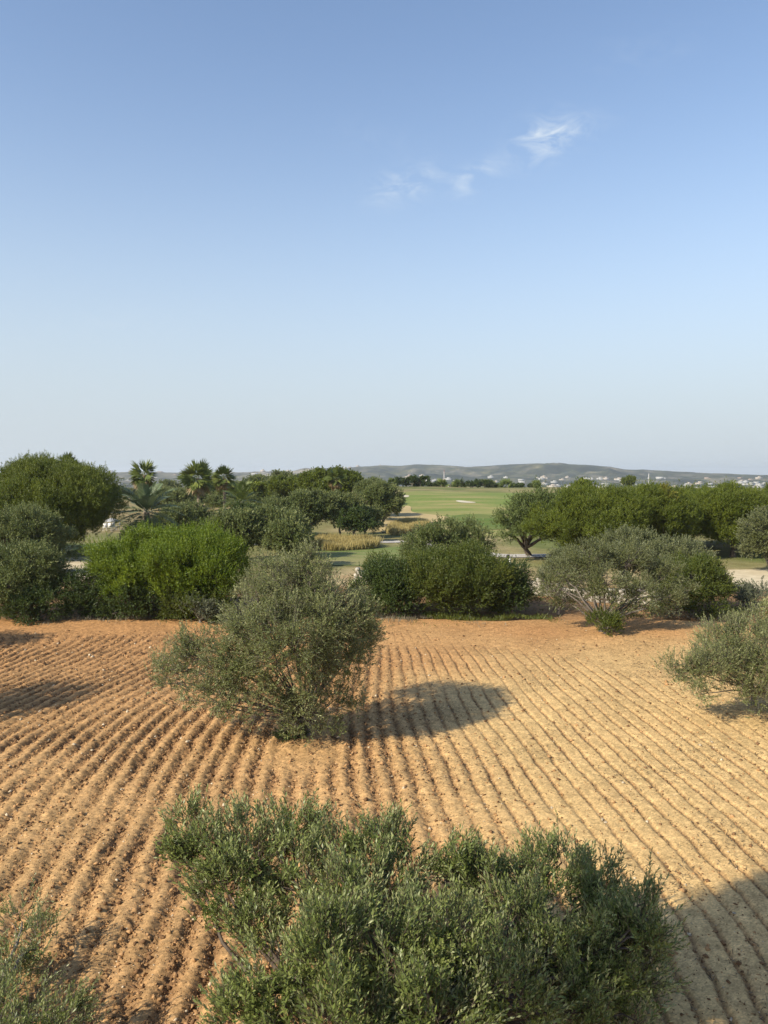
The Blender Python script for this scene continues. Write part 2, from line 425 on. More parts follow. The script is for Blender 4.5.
sl = bpy.data.lights.new('sun', 'SUN'); sl.energy = 3.1; sl.angle = radians(.53); sl.color = (1.0, .91, .74)
so = bpy.data.objects.new('sun', sl); COL.objects.link(so)
sd = Vector((SHX * cos(radians(SUN_EL)), SHY * cos(radians(SUN_EL)), -sin(radians(SUN_EL))))
so.rotation_euler = sd.to_track_quat('-Z', 'Y').to_euler(); so.location = (-30, -30, 40)

cd = bpy.data.cameras.new('camera'); co = bpy.data.objects.new('camera', cd); COL.objects.link(co)
cd.sensor_fit = 'VERTICAL'; cd.sensor_height = 36; cd.lens = FPX / 1024 * 36; cd.clip_start = .1; cd.clip_end = 40000
co.location = (0, 0, CAM_H); co.rotation_euler = (pi / 2 - PITCH, 0, 0)
sc.camera = co
sc.view_settings.view_transform = 'Standard'; sc.view_settings.look = 'None'; sc.view_settings.gamma = 1
sc.view_settings.exposure = 1.1; sc.view_settings.use_curve_mapping = False
cy = sc.cycles
cy.max_bounces = 6; cy.diffuse_bounces = 3; cy.transmission_bounces = 3; cy.glossy_bounces = 2; cy.volume_bounces = 1
cy.use_denoising = True; cy.sample_clamp_indirect = 4

# ================================================================== GROUND
def ground():
    az = np.concatenate([np.radians(np.arange(-180, -44, 4.0)), np.radians(np.arange(-44, 44, .22)), np.radians(np.arange(44, 180, 4.0))])
    rr = [1.5]
    while rr[-1] < 9000: rr.append(rr[-1] * 1.0155)
    rr = np.array(rr)
    Rg, Ag = np.meshgrid(rr, az, indexing='ij')
    X = Rg * np.sin(Ag); Y = Rg * np.cos(Ag)
    Z = H(X, Y)
    Z = Z - .35 * smooth(27, 24, np.abs(X)) * smooth(40.5, 37.5, Y) * smooth(1, 3, Y)
    nr, na = Rg.shape
    V = np.stack([X, Y, Z], -1).reshape(-1, 3)
    V = np.vstack([V, [[0, 0, 0]]])
    i = np.arange(nr - 1)[:, None] * na; j = np.arange(na)[None, :]; j2 = (j + 1) % na
    F = np.stack([i + j, i + na + j, i + na + j2, i + j2], -1).reshape(-1, 4)
    x, y = V[:, 0], V[:, 1]; r = np.hypot(x, y)
    n1 = fbm(x, y, 7, 4, 1); n2 = fbm(x, y, 45, 4, 2); n3 = fbm(x, y, 1.6, 3, 4); n4 = fbm(x, y, 260, 5, 6); n5 = fbm(x, y, 120, 5, 8)
    soil = np.array([.38, .215, .10]); litter = np.array([.21, .14, .075]); straw = np.array([.42, .33, .18]); turf = np.array([.13, .155, .045])
    tan_ = np.array([.33, .24, .125]); scrub = np.array([.075, .085, .042]); pale = np.array([.36, .31, .22]); wood = np.array([.05, .062, .032])
    def mixto(c, t, f): return c * (1 - f[:, None]) + t * f[:, None]
    c = np.tile(soil, (len(V), 1))
    c = mixto(c, litter, smooth(37.5, 40, y + n1) * (.55 + .4 * np.clip(n3, -1, 1)))
    c = mixto(c, straw, smooth(46, 49, y + 2 * n1) * np.clip(.75 + .5 * n3, 0, 1))
    c = mixto(c, turf, smooth(54, 62, y + 4 * n1 + .12 * np.abs(x)) * np.clip(.62 + .75 * n1, 0, 1))
    c = mixto(c, tan_, smooth(80, 105, y) * smooth(-2, -14, x + 9 * n2) * np.clip(.5 + 1.2 * n2, 0, 1))
    c = mixto(c, scrub, smooth(230, 300, r) * np.clip(.75 + .9 * n2, 0, 1))
    c = mixto(c, pale, smooth(500, 800, r) * np.clip(n5 * 2.4 - .35, 0, .8) * (1 - smooth(1700, 2100, r)))
    lf = smooth(.02, -.12, x / np.maximum(y, 1)) * (y > 0)
    c = mixto(c, wood, smooth(1500, 1900, r) * np.clip(.55 - .5 * lf + 1.3 * n4, 0, .9))
    c = mixto(c, np.array([.42, .37, .29]), smooth(1200, 1500, r) * lf * np.clip(fbm(x * .3, y, 160, 4, 19) * 3 - .2, 0, .9))
    hx = np.degrees(np.arctan2(x, np.maximum(y, 1))); n7 = fbm(hx * 40, r, 55, 5, 23, .65); n8 = fbm(hx * 40, r, 20, 3, 29, .7)
    c = mixto(c, np.array([.25, .215, .155]), smooth(1750, 2100, r) * np.clip(n7 * 3.0 + .9 * n8 - .25, 0, .85))
    c = mixto(c, np.array([.03, .04, .026]), smooth(1750, 2100, r) * np.clip(-n7 * 2.2 - 1.1 * n8 - .05, 0, .85))
    o = mk('ground', V, F, attr_soil('ground_earth', 'col', .9, .35, .3, 9, .05, True), None, {'col': c, 'far': smooth(250, 900, r)}, True)
    tag(o, 'open countryside running from the field to the far plain', 'ground', kind='structure')
ground()

# ------------------------------------------------------------------ the ploughed field
def fit_furrows():
    T = [[(110, 875), (140, 797), (172, 740), (192, 720)], [(60, 880), (90, 820), (125, 765), (160, 725)],
         [(42, 757), (75, 737), (105, 720), (135, 706), (162, 695)], [(0, 677), (35, 661), (70, 645)], [(5, 770), (60, 735), (110, 703)], [(0, 830), (60, 775), (120, 728)],
         [(190, 797), (200, 762), (212, 734), (235, 712)], [(225, 790), (228, 760), (238, 735)],
         [(110, 1017), (140, 960), (165, 890)], [(178, 1015), (192, 960), (205, 900)], [(60, 990), (100, 920), (130, 860)], [(140, 900), (165, 830), (185, 770)],
         [(345, 800), (347, 770), (350, 745)], [(375, 830), (378, 790), (380, 750)], [(400, 850), (398, 800), (396, 750)], [(285, 800), (272, 770), (264, 745)],
         [(455, 860), (443, 810), (432, 770), (424, 745)], [(492, 750), (480, 725), (468, 705), (452, 680), (443, 660)], [(540, 880), (512, 820), (485, 765), (470, 740)],
         [(600, 885), (560, 815), (530, 770), (505, 735)], [(620, 874), (580, 812), (545, 765)], [(676, 878), (645, 840), (614, 805), (576, 770)],
         [(625, 770), (592, 741), (560, 715), (520, 682)], [(570, 724), (531, 691), (492, 660)], [(760, 905), (690, 838), (640, 795), (600, 760)], [(768, 840), (700, 790), (640, 745), (580, 705)],
         [(768, 780), (710, 735), (655, 690)], [(690, 720), (672, 702), (655, 685)], [(400, 700), (398, 680), (397, 660)], [(440, 700), (430, 675), (425, 658)], [(375, 700), (378, 680), (385, 662)]]
    Pm, G = [], []
    for t in T:
        q = np.array([gp(*p)[:2] for p in t])
        for a, b in zip(q[:-1], q[1:]):
            d = b - a; L = np.hypot(*d); d /= L
            Pm.append((a + b) / 2); G.append((d[1], -d[0], sqrt(min(L, 4))))
    Pm = np.array(Pm); G = np.array(G)
    deg = 6
    ex = [(i, j) for i in range(deg + 1) for j in range(deg + 1 - i) if i + j > 0]
    def basis(x, y):
        X = x / 12.; Y = (y - 20) / 12.
        return X, Y
    X, Y = basis(Pm[:, 0], Pm[:, 1])
    s = 1 / .41
    rows, rhs = [], []
    for (nx, ny, wt), xx, yv in zip(G, X, Y):
        gx = np.array([i * xx ** max(i - 1, 0) * yv ** j / 12. if i else 0 for i, j in ex]); gy = np.array([j * xx ** i * yv ** max(j - 1, 0) / 12. if j else 0 for i, j in ex])
        rows.append((gx * nx + gy * ny) * wt * .6); rhs.append(s * wt * .6)
        rows.append((gx * -ny + gy * nx) * wt * 2.0); rhs.append(0)
    for (i, j) in ex:
        r_ = np.zeros(len(ex)); r_[ex.index((i, j))] = .10 * (i + j) ** 1.5 * .3; rows.append(r_); rhs.append(0)
    sol = np.linalg.lstsq(np.array(rows), np.array(rhs), rcond=None)[0]
    def u(x, y):
        X, Y = basis(x, y); v = 0
        for c, (i, j) in zip(sol, ex): v = v + c * X ** i * Y ** j
        return v
    return u
FUR = fit_furrows()

def furrow_profile(x, y):
    ph = FUR(x, y) + .3 * fbm(x, y, 4.5, 2, 14) + .13 * fbm(x, y, 1.1, 3, 2) + .05 * fbm(x, y, .35, 2, 9)
    f = ph - np.floor(ph)
    rightish = smooth(-.5, 4.5, x + .12 * (y - 14))
    # broad ridge / rounded furrow on the left, narrow drill groove on the right
    broad = .5 - .5 * np.cos(2 * pi * f)
    broad = broad ** .8
    g = np.abs(f - .5) * 2
    narrow = 1 - smooth(.62, 1.0, g) ** 1.2
    p = broad * (1 - rightish) + narrow * rightish
    head = 1 - .85 * smooth(.0, 1.0, np.exp(-((y - 31.6 - .25 * fbm(x, y, 4, 2, 1)) / .75) ** 2)) * smooth(-3, 0, x)
    mask = smooth(34.6, 31.6, y + 1.2 * fbm(x, y, 5, 2, 3) + .85 * np.maximum(x - 1.5, 0)) * head
    tr = np.hypot((x + 1.9) / 1.15, (y - 19.0) / 1.9)
    mask = mask * (.12 + .88 * smooth(.55, 1.05, tr + .2 * fbm(x, y, .8, 2, 5)))
    mask = mask * (1 - .8 * smooth(7.5, 11, x + .25 * fbm(x, y, 3, 2, 8)) * smooth(17, 21, y))
    mask = mask * (.78 + .7 * fbm(x, y, 1.9, 3, 12))
    amp = (.115 * (1 - rightish) + .062 * rightish) * (1 - .25 * smooth(20, 32, y))
    return p, np.clip(mask, 0, 1.15), amp, rightish

def field_z(x, y):
    p, m, amp, rt = furrow_profile(x, y)
    z = (p - .5) * amp * m
    low = 1 - p
    fine_ = np.clip(np.abs(fbm(x, y, .13, 3, 27, .6)) - .10, 0, 1)
    rough = .022 * fbm(x, y, .16, 4, 21, .65) * (1 - .5 * rt) + .085 * fine_ * (.15 + 1.4 * low * m) * (1.1 - .75 * rt) + .05 * np.clip(fbm(x, y, .11, 2, 23) - .12, 0, 1) * (.35 + 1.3 * low * m) * (1.1 - .6 * rt)
    z = z + rough + .05 * fbm(x, y, 3.0, 2, 7)
    edge = smooth(37.9, 36.4, y + .7 * fbm(x, y, 2.5, 3, 17)) * smooth(26, 24.5, np.abs(x)) * smooth(2.2, 3.2, y)
    return z + .05 - .45 * (1 - edge), p, m, rt

def field():
    ys = [2.0]
    while ys[-1] < 38.5: ys.append(ys[-1] + max(.024, ys[-1] * .0018))
    ys = np.array(ys); xs = np.arange(-26, 26.01, .030)
    Xg, Yg = np.meshgrid(xs, ys)
    Z, p, m, rt = field_z(Xg, Yg)
    Z = Z + R.normal(size=Z.shape) * (.0042 + .0085 * (1 - p) * m) * (1.05 - .45 * rt)          # crumbs
    nr, nc = Xg.shape
    V = np.stack([Xg, Yg, Z], -1).reshape(-1, 3)
    i = np.arange(nr - 1)[:, None] * nc; j = np.arange(nc - 1)[None, :]
    vis = (np.abs((Xg[:-1, :-1] + .02)) < Yg[:-1, :-1] * .62 + 3.0)
    F = np.stack([i + j, i + j + 1, i + nc + j + 1, i + nc + j], -1)[vis]
    used = np.zeros(len(V), bool); used[F.ravel()] = True
    remap = np.cumsum(used) - 1; F = remap[F]; V = V[used]
    x, y = V[:, 0], V[:, 1]; p, m, rt = p.ravel()[used], m.ravel()[used], rt.ravel()[used]
    n1 = fbm(x, y, 5, 3, 31); n2 = fbm(x, y, .5, 3, 33); n3 = fbm(x, y, .09, 2, 35)
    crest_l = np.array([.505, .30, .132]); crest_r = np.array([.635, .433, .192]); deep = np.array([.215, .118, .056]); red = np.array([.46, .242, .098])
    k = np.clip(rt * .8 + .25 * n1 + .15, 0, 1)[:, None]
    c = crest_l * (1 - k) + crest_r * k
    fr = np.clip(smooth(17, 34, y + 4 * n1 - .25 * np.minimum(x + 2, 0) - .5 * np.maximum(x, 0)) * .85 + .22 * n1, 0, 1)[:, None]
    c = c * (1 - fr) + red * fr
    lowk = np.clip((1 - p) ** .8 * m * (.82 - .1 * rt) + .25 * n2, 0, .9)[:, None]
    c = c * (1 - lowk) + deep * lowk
    n5_ = fbm(x, y, 1.7, 3, 37)
    c = c * (1 + .16 * n2 + .2 * n3 + .14 * n5_ + .15 * R.normal(size=len(x)))[:, None]
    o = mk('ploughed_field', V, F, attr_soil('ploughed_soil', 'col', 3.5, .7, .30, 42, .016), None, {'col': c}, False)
    tag(o, 'sandy orange field ploughed in curving furrows', 'field', kind='structure')
field()

def clods():
    n = 300000
    y = 6.5 + 27.5 * R.random(n) ** 1.5; x = (R.random(n) * 2 - 1) * (y * .53 + .8)
    p, m, amp, rt = furrow_profile(x, y)
    keep = R.random(n) < np.clip((.14 + 1.1 * (1 - p) ** 1.5 * m) * (1 - .6 * rt), 0.05, 1)
    x, y = x[keep], y[keep]; n = len(x)
    z = field_z(x, y)[0]
    s = .0085 * (1 - R.random(n)) ** -.42; s = np.minimum(s, .045) * (.8 + y / 45)
    base = np.array([[1, 0, 0], [0, 1, 0], [-1, 0, 0], [0, -1, 0], [0, 0, 1], [0, 0, -1]], float)
    Fq = np.array([[0, 1, 4], [1, 2, 4], [2, 3, 4], [3, 0, 4], [1, 0, 5], [2, 1, 5], [3, 2, 5], [0, 3, 5]])
    a = R.random(n) * 6.28; ca, sa = np.cos(a), np.sin(a)
    B = base[None] * R.uniform(.55, 1.35, (n, 6, 3)) + R.normal(size=(n, 6, 3)) * .22
    B[..., 2] *= .75
    Q = np.stack([B[..., 0] * ca[:, None] - B[..., 1] * sa[:, None], B[..., 0] * sa[:, None] + B[..., 1] * ca[:, None], B[..., 2]], -1) * s[:, None, None]
    V = (Q + np.stack([x, y, z + s * .25], -1)[:, None]).reshape(-1, 3)
    F = (Fq[None] + (np.arange(n) * 6)[:, None, None]).reshape(-1, 3)
    t = R.random(n); pale = t > .955
    k = R.uniform(.75, 1.15, n)[:, None]
    c = np.where(pale[:, None], np.array([.58, .47, .32]), np.where((t > .5)[:, None], np.array([.43, .25, .115]), np.array([.20, .112, .055]))) * k
    o = mk('soil_clods', V, F, attr_soil('clod_earth', 'col', 20, 0, .15), None, {'col': np.repeat(c, 6, 0)})
    tag(o, 'small clods and pale stones strewn over the furrows', 'soil clods', kind='stuff')
    # dry weed litter along the drill grooves of the right-hand part
    n = 75000
    y = 9 + 23 * R.random(n); x = -2 + (y * .53 + 2.5) * R.random(n)
    p, m, amp, rt = furrow_profile(x, y)
    patch = np.clip(2.2 * fbm(x, y, 1.5, 4, 41) - .1, 0, 1)
    keep = R.random(n) < np.clip((1 - p) * .55 * m + patch * .5, 0, 1) * (.15 + .85 * rt)
    x, y = x[keep], y[keep]; n = len(x)
    P = np.stack([x, y, field_z(x, y)[0] + .008], -1)
    D = unit(np.c_[R.normal(size=(n, 2)), np.abs(R.normal(size=n)) * .35]); Nn = unit(np.c_[R.normal(size=(n, 2)) * .8, np.ones(n)])
    V, F = leaf_quads(P, D, Nn, R.uniform(.04, .15, n), R.uniform(.006, .016, n))
    o = mk('weed_litter', V, F, M['weed'], None, {'rnd': np.repeat(R.random(n), 4)})
    tag(o, 'thin dry weeds lying along the grooves of the field', 'dry weeds', kind='stuff')
clods()

# ------------------------------------------------------------------ draped sheets of the golf course
def resample(poly, n):
    q = np.asarray(poly, float); q = np.vstack([q, q[:1]])
    for _ in range(3):                                                # corner cutting
        q = np.vstack([np.stack([.75 * q[:-1] + .25 * q[1:], .25 * q[:-1] + .75 * q[1:]], 1).reshape(-1, 2)]); q = np.vstack([q, q[:1]])
    d = np.r_[0, np.cumsum(np.hypot(*np.diff(q, axis=0).T))]; t = np.linspace(0, d[-1], n, endpoint=False)
    return np.c_[np.interp(t, d, q[:, 0]), np.interp(t, d, q[:, 1])]

def sheet(name, pix, mat, off, label, cat, kind='structure', rings=14, n=160, dish=0, world=None):
    P = np.array([gp(*p)[:2] for p in pix]) if world is None else np.array(world, float)
    P = resample(P, n); c = P.mean(0)
    t = np.linspace(0, 1, rings + 1)[1:]
    X = np.concatenate([[c[0]], (c[0] + (P[:, 0] - c[0])[None, :] * t[:, None]).ravel()]); Y = np.concatenate([[c[1]], (c[1] + (P[:, 1] - c[1])[None, :] * t[:, None]).ravel()])
    Z = H(X, Y) + off
    F = []
    k = np.arange(n); k2 = (k + 1) % n
    tri = np.stack([0 * k, 1 + k, 1 + k2, 1 + k2], -1)
    for r_ in range(rings - 1):
        a = 1 + r_ * n; b = a + n
        F.append(np.stack([a + k, b + k, b + k2, a + k2], -1))
    # close the middle with one ring collapsed on a tiny circle
    X[0] = c[0]; V = np.stack([X, Y, Z], -1)
    inner = c + (P - c) * 1e-4
    Vi = np.c_[inner, np.full(n, Z[0])]
    base = len(V); V = np.vstack([V, Vi])
    F.append(np.stack([base + k, 1 + k, 1 + k2, base + k2], -1))
    o = mk(name, V, np.concatenate(F), mat, None, None, True)
    return tag(o, label, cat, kind=kind)

def turf_mat(name, g1, g2, tanc, stretch=(.03, .11, 1), amt=(.44, .62)):
    m, nt, nd, lk = newmat(name)
    p = N(nt, 'ShaderNodeBsdfPrincipled'); p.inputs['Roughness'].default_value = .9; p.inputs['Specular IOR Level'].default_value = .15
    f = noise_tex(nt, 1.0, 5, .6, stretch=stretch, dist=.6); f2 = noise_tex(nt, 1.5, 4, .6)
    g = mixc(nt, ramp(nt, f2, [(.35, 0.0), (.65, 1.0)]), g1, g2)
    lk.new(mixc(nt, ramp(nt, f, [(amt[0], 0.0), (amt[1], .85)]), g, tanc), p.inputs['Base Color'])
    b = N(nt, 'ShaderNodeBump'); b.inputs['Strength'].default_value = .4; b.inputs['Distance'].default_value = .05
    lk.new(noise_tex(nt, 14, 3), b.inputs['Height']); lk.new(b.outputs[0], p.inputs['Normal'])
    o = N(nt, 'ShaderNodeOutputMaterial'); lk.new(p.outputs[0], o.inputs[0]); return m

M['fairway'] = turf_mat('fairway_turf', (.125, .175, .036), (.165, .21, .05), (.36, .28, .125))
M['green'] = turf_mat('green_turf', (.085, .135, .024), (.105, .155, .032), (.16, .17, .05))
M['lawn'] = turf_mat('lawn_turf', (.12, .165, .04), (.16, .19, .06), (.30, .25, .12), (.05, .2, 1))
sheet('fairway', [(396, 493.5), (430, 491), (470, 492.5), (520, 493), (600, 494), (640, 500), (620, 535), (520, 537), (450, 536), (420, 522), (405, 512), (398, 503)], M['fairway'], .05, 'mown green fairway climbing to the line of distant trees', 'fairway')
sheet('putting_green', [(448, 517), (470, 514), (500, 516), (520, 522), (512, 530), (470, 531), (445, 526)], M['green'], .09, 'darker green putting surface low on the fairway', 'putting green')
sheet('lawn', [(300, 552), (340, 551), (380, 549), (420, 545), (460, 548), (470, 560), (430, 568), (380, 567), (330, 566), (295, 562)], M['lawn'], .05, 'green lawn in front of the tall golden grass', 'lawn')
sheet('lawn', [(70, 548), (95, 543), (130, 543), (140, 550), (110, 556), (75, 556)], M['lawn'], .06, 'green lawn glimpsed between the big pine and the bright shrub', 'lawn')
M['rough'] = plain('rough_grass', (.34, .255, .115), (.46, .36, .18), .35, .95, .4)
sheet('rough_grass', [(380, 534), (376, 524), (392, 514), (404, 506), (412, 507), (410, 513), (428, 515), (455, 518), (440, 522), (420, 526), (402, 534)], M['rough'], .12, 'straw coloured rough strip curving up the left edge of the fairway', 'rough')
sheet('sand_bunker', [(398, 497.5), (403, 495.6), (410, 496), (408, 498)], M['bunker'], .11, 'small pale sand bunker beside the dark olives on the crest', 'bunker', n=60, rings=4)
sheet('sand_bunker', [(455, 501.2), (460, 500.8), (468, 502), (478, 503), (470, 503.7), (458, 502.8)], M['bunker'], .11, 'long pale sand bunker in the middle of the fairway', 'bunker', n=60, rings=4)
sheet('sandy_ground', [(700, 571), (768, 570), (850, 572), (850, 600), (768, 592), (730, 586), (705, 581)], M['pooldeck'], .05, 'pale straw coloured open ground behind the grey shrub', 'open ground')
sheet('sandy_ground', [(50, 560), (100, 556), (125, 562), (105, 575), (70, 578), (45, 572)], M['pooldeck'], .05, 'pale stony ground between the left olives and bright shrub', 'open ground')

def ribbon(name, pix, w, mat, off, label, cat):
    P = np.array([gp(*p)[:2] for p in pix]); d = np.r_[0, np.cumsum(np.hypot(*np.diff(P, axis=0).T))]
    t = np.linspace(0, d[-1], 120); Q = np.c_[np.interp(t, d, P[:, 0]), np.interp(t, d, P[:, 1])]
    for _ in range(30): Q[1:-1] = (Q[:-2] + 2 * Q[1:-1] + Q[2:]) / 4
    T = np.gradient(Q, axis=0); T /= np.hypot(T[:, 0], T[:, 1])[:, None]; Nr = np.c_[T[:, 1], -T[:, 0]]
    cols = [Q + Nr * w * s for s in (-.5, -.17, .17, .5)]
    XY = np.stack(cols, 1).reshape(-1, 2); V = np.c_[XY, H(XY[:, 0], XY[:, 1]) + off]
    i = np.arange(len(Q) - 1)[:, None] * 4; j = np.arange(3)[None]
    F = np.stack([i + j, i + j + 1, i + 5 + j, i + 4 + j], -1).reshape(-1, 4)
    return tag(mk(name, V, F, mat, None, None, True), label, cat, kind='structure')
ribbon('cart_path', [(700, 556), (560, 556), (525, 556.5), (495, 557), (450, 548), (425, 541), (405, 541.5), (385, 543), (340, 541), (300, 542), (250, 545)], 2.6, M['concrete'], .055, 'pale concrete cart path crossing in front of the fairway', 'path')

def tall_grass(pix, n, h, label):
    P = resample(np.array([gp(*p)[:2] for p in pix]), 80); c = P.mean(0)
    k = R.integers(0, 80, n); t = np.sqrt(R.random(n)); X = c + (P[k] - c) * t[:, None] + R.normal(size=(n, 2)) * .15
    base = np.c_[X, H(X[:, 0], X[:, 1]) + .03]
    D = unit(np.c_[R.normal(size=(n, 2)) * .16 + np.array([.08, .03]), np.ones(n)]); Nn = unit(np.c_[R.normal(size=(n, 2)), R.normal(size=n) * .2])
    hh = h * (.7 + .5 * R.random(n)) * (.7 + .6 * np.clip(.5 + fbm(X[:, 0], X[:, 1], 1.5, 2, 3), 0, 1))
    V, F = leaf_quads(base, D, Nn, hh, R.uniform(.03, .07, n))
    tag(mk('tall_grass', V, F, M['strawgrass'], None, {'rnd': np.repeat(np.clip(R.random(n) * .7 + .3 * np.clip(.5 + fbm(X[:, 0], X[:, 1], .8, 2, 5), 0, 1), 0, 1), 4)}), label, 'tall grass', kind='stuff')
tall_grass([(308, 548), (318, 544), (345, 545.5), (372, 545), (379, 546), (376, 549), (350, 551), (322, 552)], 16000, .85, 'tall golden dry grass in front of the cart path')
tall_grass([(384, 533), (398, 526), (422, 522), (432, 527), (412, 533), (396, 537)], 14000, .8, 'dry golden rough grass beyond the cart path')

# ================================================================== PLANTS
def rg(s): return np.random.default_rng(s)

# --- the olive standing in the middle of the field
b = gp(305, 738)
lob = px_lobes(b, [(300, 592, 20.0, 0.87), (262, 618, 19.6, 0.827), (325, 621, 19.4, 0.827), (292, 640, 18.8, 0.87), (345, 634, 20.6, 0.696), (285, 587, 21.2, 0.739), (336, 597, 21.0, 0.652),
                  (240, 690, 19.3, .3), (255, 705, 19.2, .24), (265, 690, 19.2, .3), (240, 650, 19.8, 0.609), (345, 660, 19.6, 0.539), (222, 672, 19.4, 0.418), (196, 660, 19.8, 0.365), (190, 656, 19.8, .4), (212, 690, 19.5, .32), (168, 684, 19.9, .26), (232, 664, 19.5, .42), (360, 622, 20.2, .42), (356, 648, 20.0, .42), (352, 690, 19.8, .28), (243, 624, 20.0, .5), (300, 562, 20.6, .4), (172, 664, 20.0, 0.296), (158, 668, 20.1, 0.174), (182, 700, 19.6, 0.191), (215, 712, 19.4, 0.191), (205, 645, 20.2, 0.296), (185, 640, 20.3, 0.174), (198, 690, 19.5, 0.287), (228, 700, 19.4, 0.261), (262, 672, 19.2, 0.479),
                  (318, 680, 19.1, 0.539), (300, 705, 19.2, 0.348), (330, 705, 19.5, 0.313), (315, 728, 19.4, 0.261), (296, 725, 19.3, 0.226), (335, 728, 19.6, 0.191), (280, 700, 19.3, 0.296), (270, 640, 18.9, 0.609), (315, 655, 18.9, 0.522), (250, 592, 20.8, 0.392), (310, 569, 20.2, 0.435), (358, 610, 20.3, 0.348), (270, 569, 20.4, 0.348)])
plant('olive_tree', 'grey green olive tree standing alone in the middle of the ploughed field', 'tree', b, lob, 'olive', rg(21), trunk_r=.13, trunk_h=.55,
      dens=9.5, spr=7, nl=12, L=.075, W=.025, slen=.28, cr=.12, jit=.42, up=.5, fill=.3, limb=.26, ang=.9)
b2 = gp(292, 741)
plant('shrub', 'small dark sucker bush at the foot of the lone olive', 'shrub', b2, env(.75, .62, .7, 6, rg(3)), 'shrub_dark', rg(22), trunk_r=.02, trunk_h=.1, dens=26, spr=6, nl=9, L=.06, W=.024, slen=.16, cr=.06, stemname='stem')

# --- the big olive under the viewpoint
b = np.array([-.15, 8.3, 0])
lob = px_lobes(b, [(250, 860, 10.2, 0.546), (205, 852, 10.4, 0.396), (172, 850, 10.4, 0.211), (290, 832, 10.8, 0.37), (188, 830, 10.7, 0.176), (225, 900, 9.7, 0.352), (262, 930, 9.2, 0.299), (300, 880, 9.9, 0.44),
                  (345, 850, 10.3, 0.317), (385, 848, 10.3, 0.317), (415, 868, 10.1, 0.229), (378, 890, 9.6, 0.396), (350, 905, 9.1, 0.352),
                  (330, 960, 8.2, 0.546), (275, 978, 8.2, 0.37), (250, 1010, 8.0, 0.317), (390, 955, 8.3, 0.484), (440, 950, 8.5, 0.484), (340, 1030, 7.5, 0.528), (430, 1020, 7.6, 0.546), (500, 1000, 8.1, 0.528),
                  (480, 890, 10.2, 0.484), (540, 885, 10.5, 0.458), (592, 905, 10.0, 0.37), (520, 930, 9.4, 0.528), (562, 862, 10.9, 0.246), (615, 940, 9.3, 0.37), (570, 960, 9.0, 0.484), (640, 950, 9.8, 0.264), (605, 985, 9.0, 0.37), (565, 1010, 8.4, 0.396),
                  (455, 860, 10.2, 0.229), (640, 922, 9.3, 0.264), (652, 935, 9.0, 0.211), (635, 965, 9.0, 0.328), (300, 1040, 7.8, 0.352), (612, 1030, 8.5, 0.308), (600, 886, 10.6, 0.264), (650, 980, 9.6, 0.264)])
plant('olive_tree', 'large dark green olive tree nearest the viewer, filling the bottom of the view', 'tree', b, lob, 'olive_near', rg(31), trunk_r=.16, trunk_h=.7,
      dens=13, spr=6, nl=12, L=.088, W=.026, slen=.30, cr=.075, jit=.30, up=.95, out=.8, fill=.4, ang=.74, bark='barkdark', limb=.26, bow=-.16)
b = np.array([-4.9, 9.3, 0])
lob = px_lobes(b, [(22, 922, 10.8, .17), (40, 948, 10.5, .17), (8, 962, 10.1, .24), (12, 1005, 9.2, .3), (58, 1020, 9.0, .2), (-14, 1010, 9.2, .28), (-10, 1050, 8.6, .3), (30, 1045, 8.7, .33)])
plant('olive_tree', 'low dark green olive tree cut by the bottom left corner', 'tree', b, lob, 'olive_near', rg(32), trunk_r=.06, trunk_h=.2,
      dens=15, spr=6, nl=16, L=.068, W=.0175, slen=.28, cr=.10, jit=.33, up=.75, out=.7, fill=.35, ang=.7)

# --- added pine out of frame, crown shaped to shade the field's lower right corner
b = np.array([-7.05, .6, 0])
plant('pine_tree', 'unseen tall pine added beside the viewpoint to shade the near right corner', 'tree', b, [(c + np.array([0, 0, 10.9]), r) for c, r in env(5.2, 2.6, 5.0, 30, rg(46), .1)], 'pine', rg(47), bark='barkdark', trunk_r=.2, trunk_h=11.0, dens=7, spr=8, nl=10, L=.12, W=.045, slen=.22, cr=.12, jit=.3, twig=False)
# --- olive at the right edge of the field
b = gp(752, 708)
lob = px_lobes(b, [(745, 652, 21.8, 0.69), (715, 662, 21.6, 0.575), (770, 647, 22, 0.805), (800, 662, 22, 0.92), (730, 637, 22.4, 0.46), (690, 667, 21.4, 0.414), (672, 667, 21.4, 0.184), (705, 672, 21.2, 0.414), (700, 694, 21.0, 0.23), (735, 684, 21.2, 0.345),
                  (760, 669, 21.3, 0.575), (760, 694, 21.2, 0.402), (715, 640, 23, 0.46), (790, 694, 21.5, 0.575), (680, 676, 21.3, 0.161), (755, 624, 22.6, 0.402)])
plant('olive_tree', 'pale low olive tree cut by the right edge of the field', 'tree', b, lob, 'olive', rg(41), trunk_r=.08, trunk_h=.4, lean=(.05, 0),
      dens=11, spr=6.5, nl=11, L=.075, W=.024, slen=.28, cr=.12, jit=.42, up=.6, fill=.4, limb=.4)
# --- olive out of the frame on the left (its shade lies on the field)
b = np.array([-14.4, 21.2, 0])
plant('olive_tree', 'olive tree outside the left edge whose shade lies across the furrows', 'tree', b, env(4.2, 3.8, 4.0, 12, rg(42), .8), 'olive', rg(43), trunk_r=.12, trunk_h=.8, dens=3, spr=7, nl=10, L=.09, W=.035, slen=.3)
b = np.array([-19.2, 30.2, 0])
plant('olive_tree', 'olive tree outside the left edge near the shrub row', 'tree', b, env(4.0, 3.6, 4.0, 10, rg(44), .8), 'olive', rg(45), trunk_r=.12, trunk_h=.8, dens=3, spr=7, nl=10, L=.09, W=.035, slen=.3)

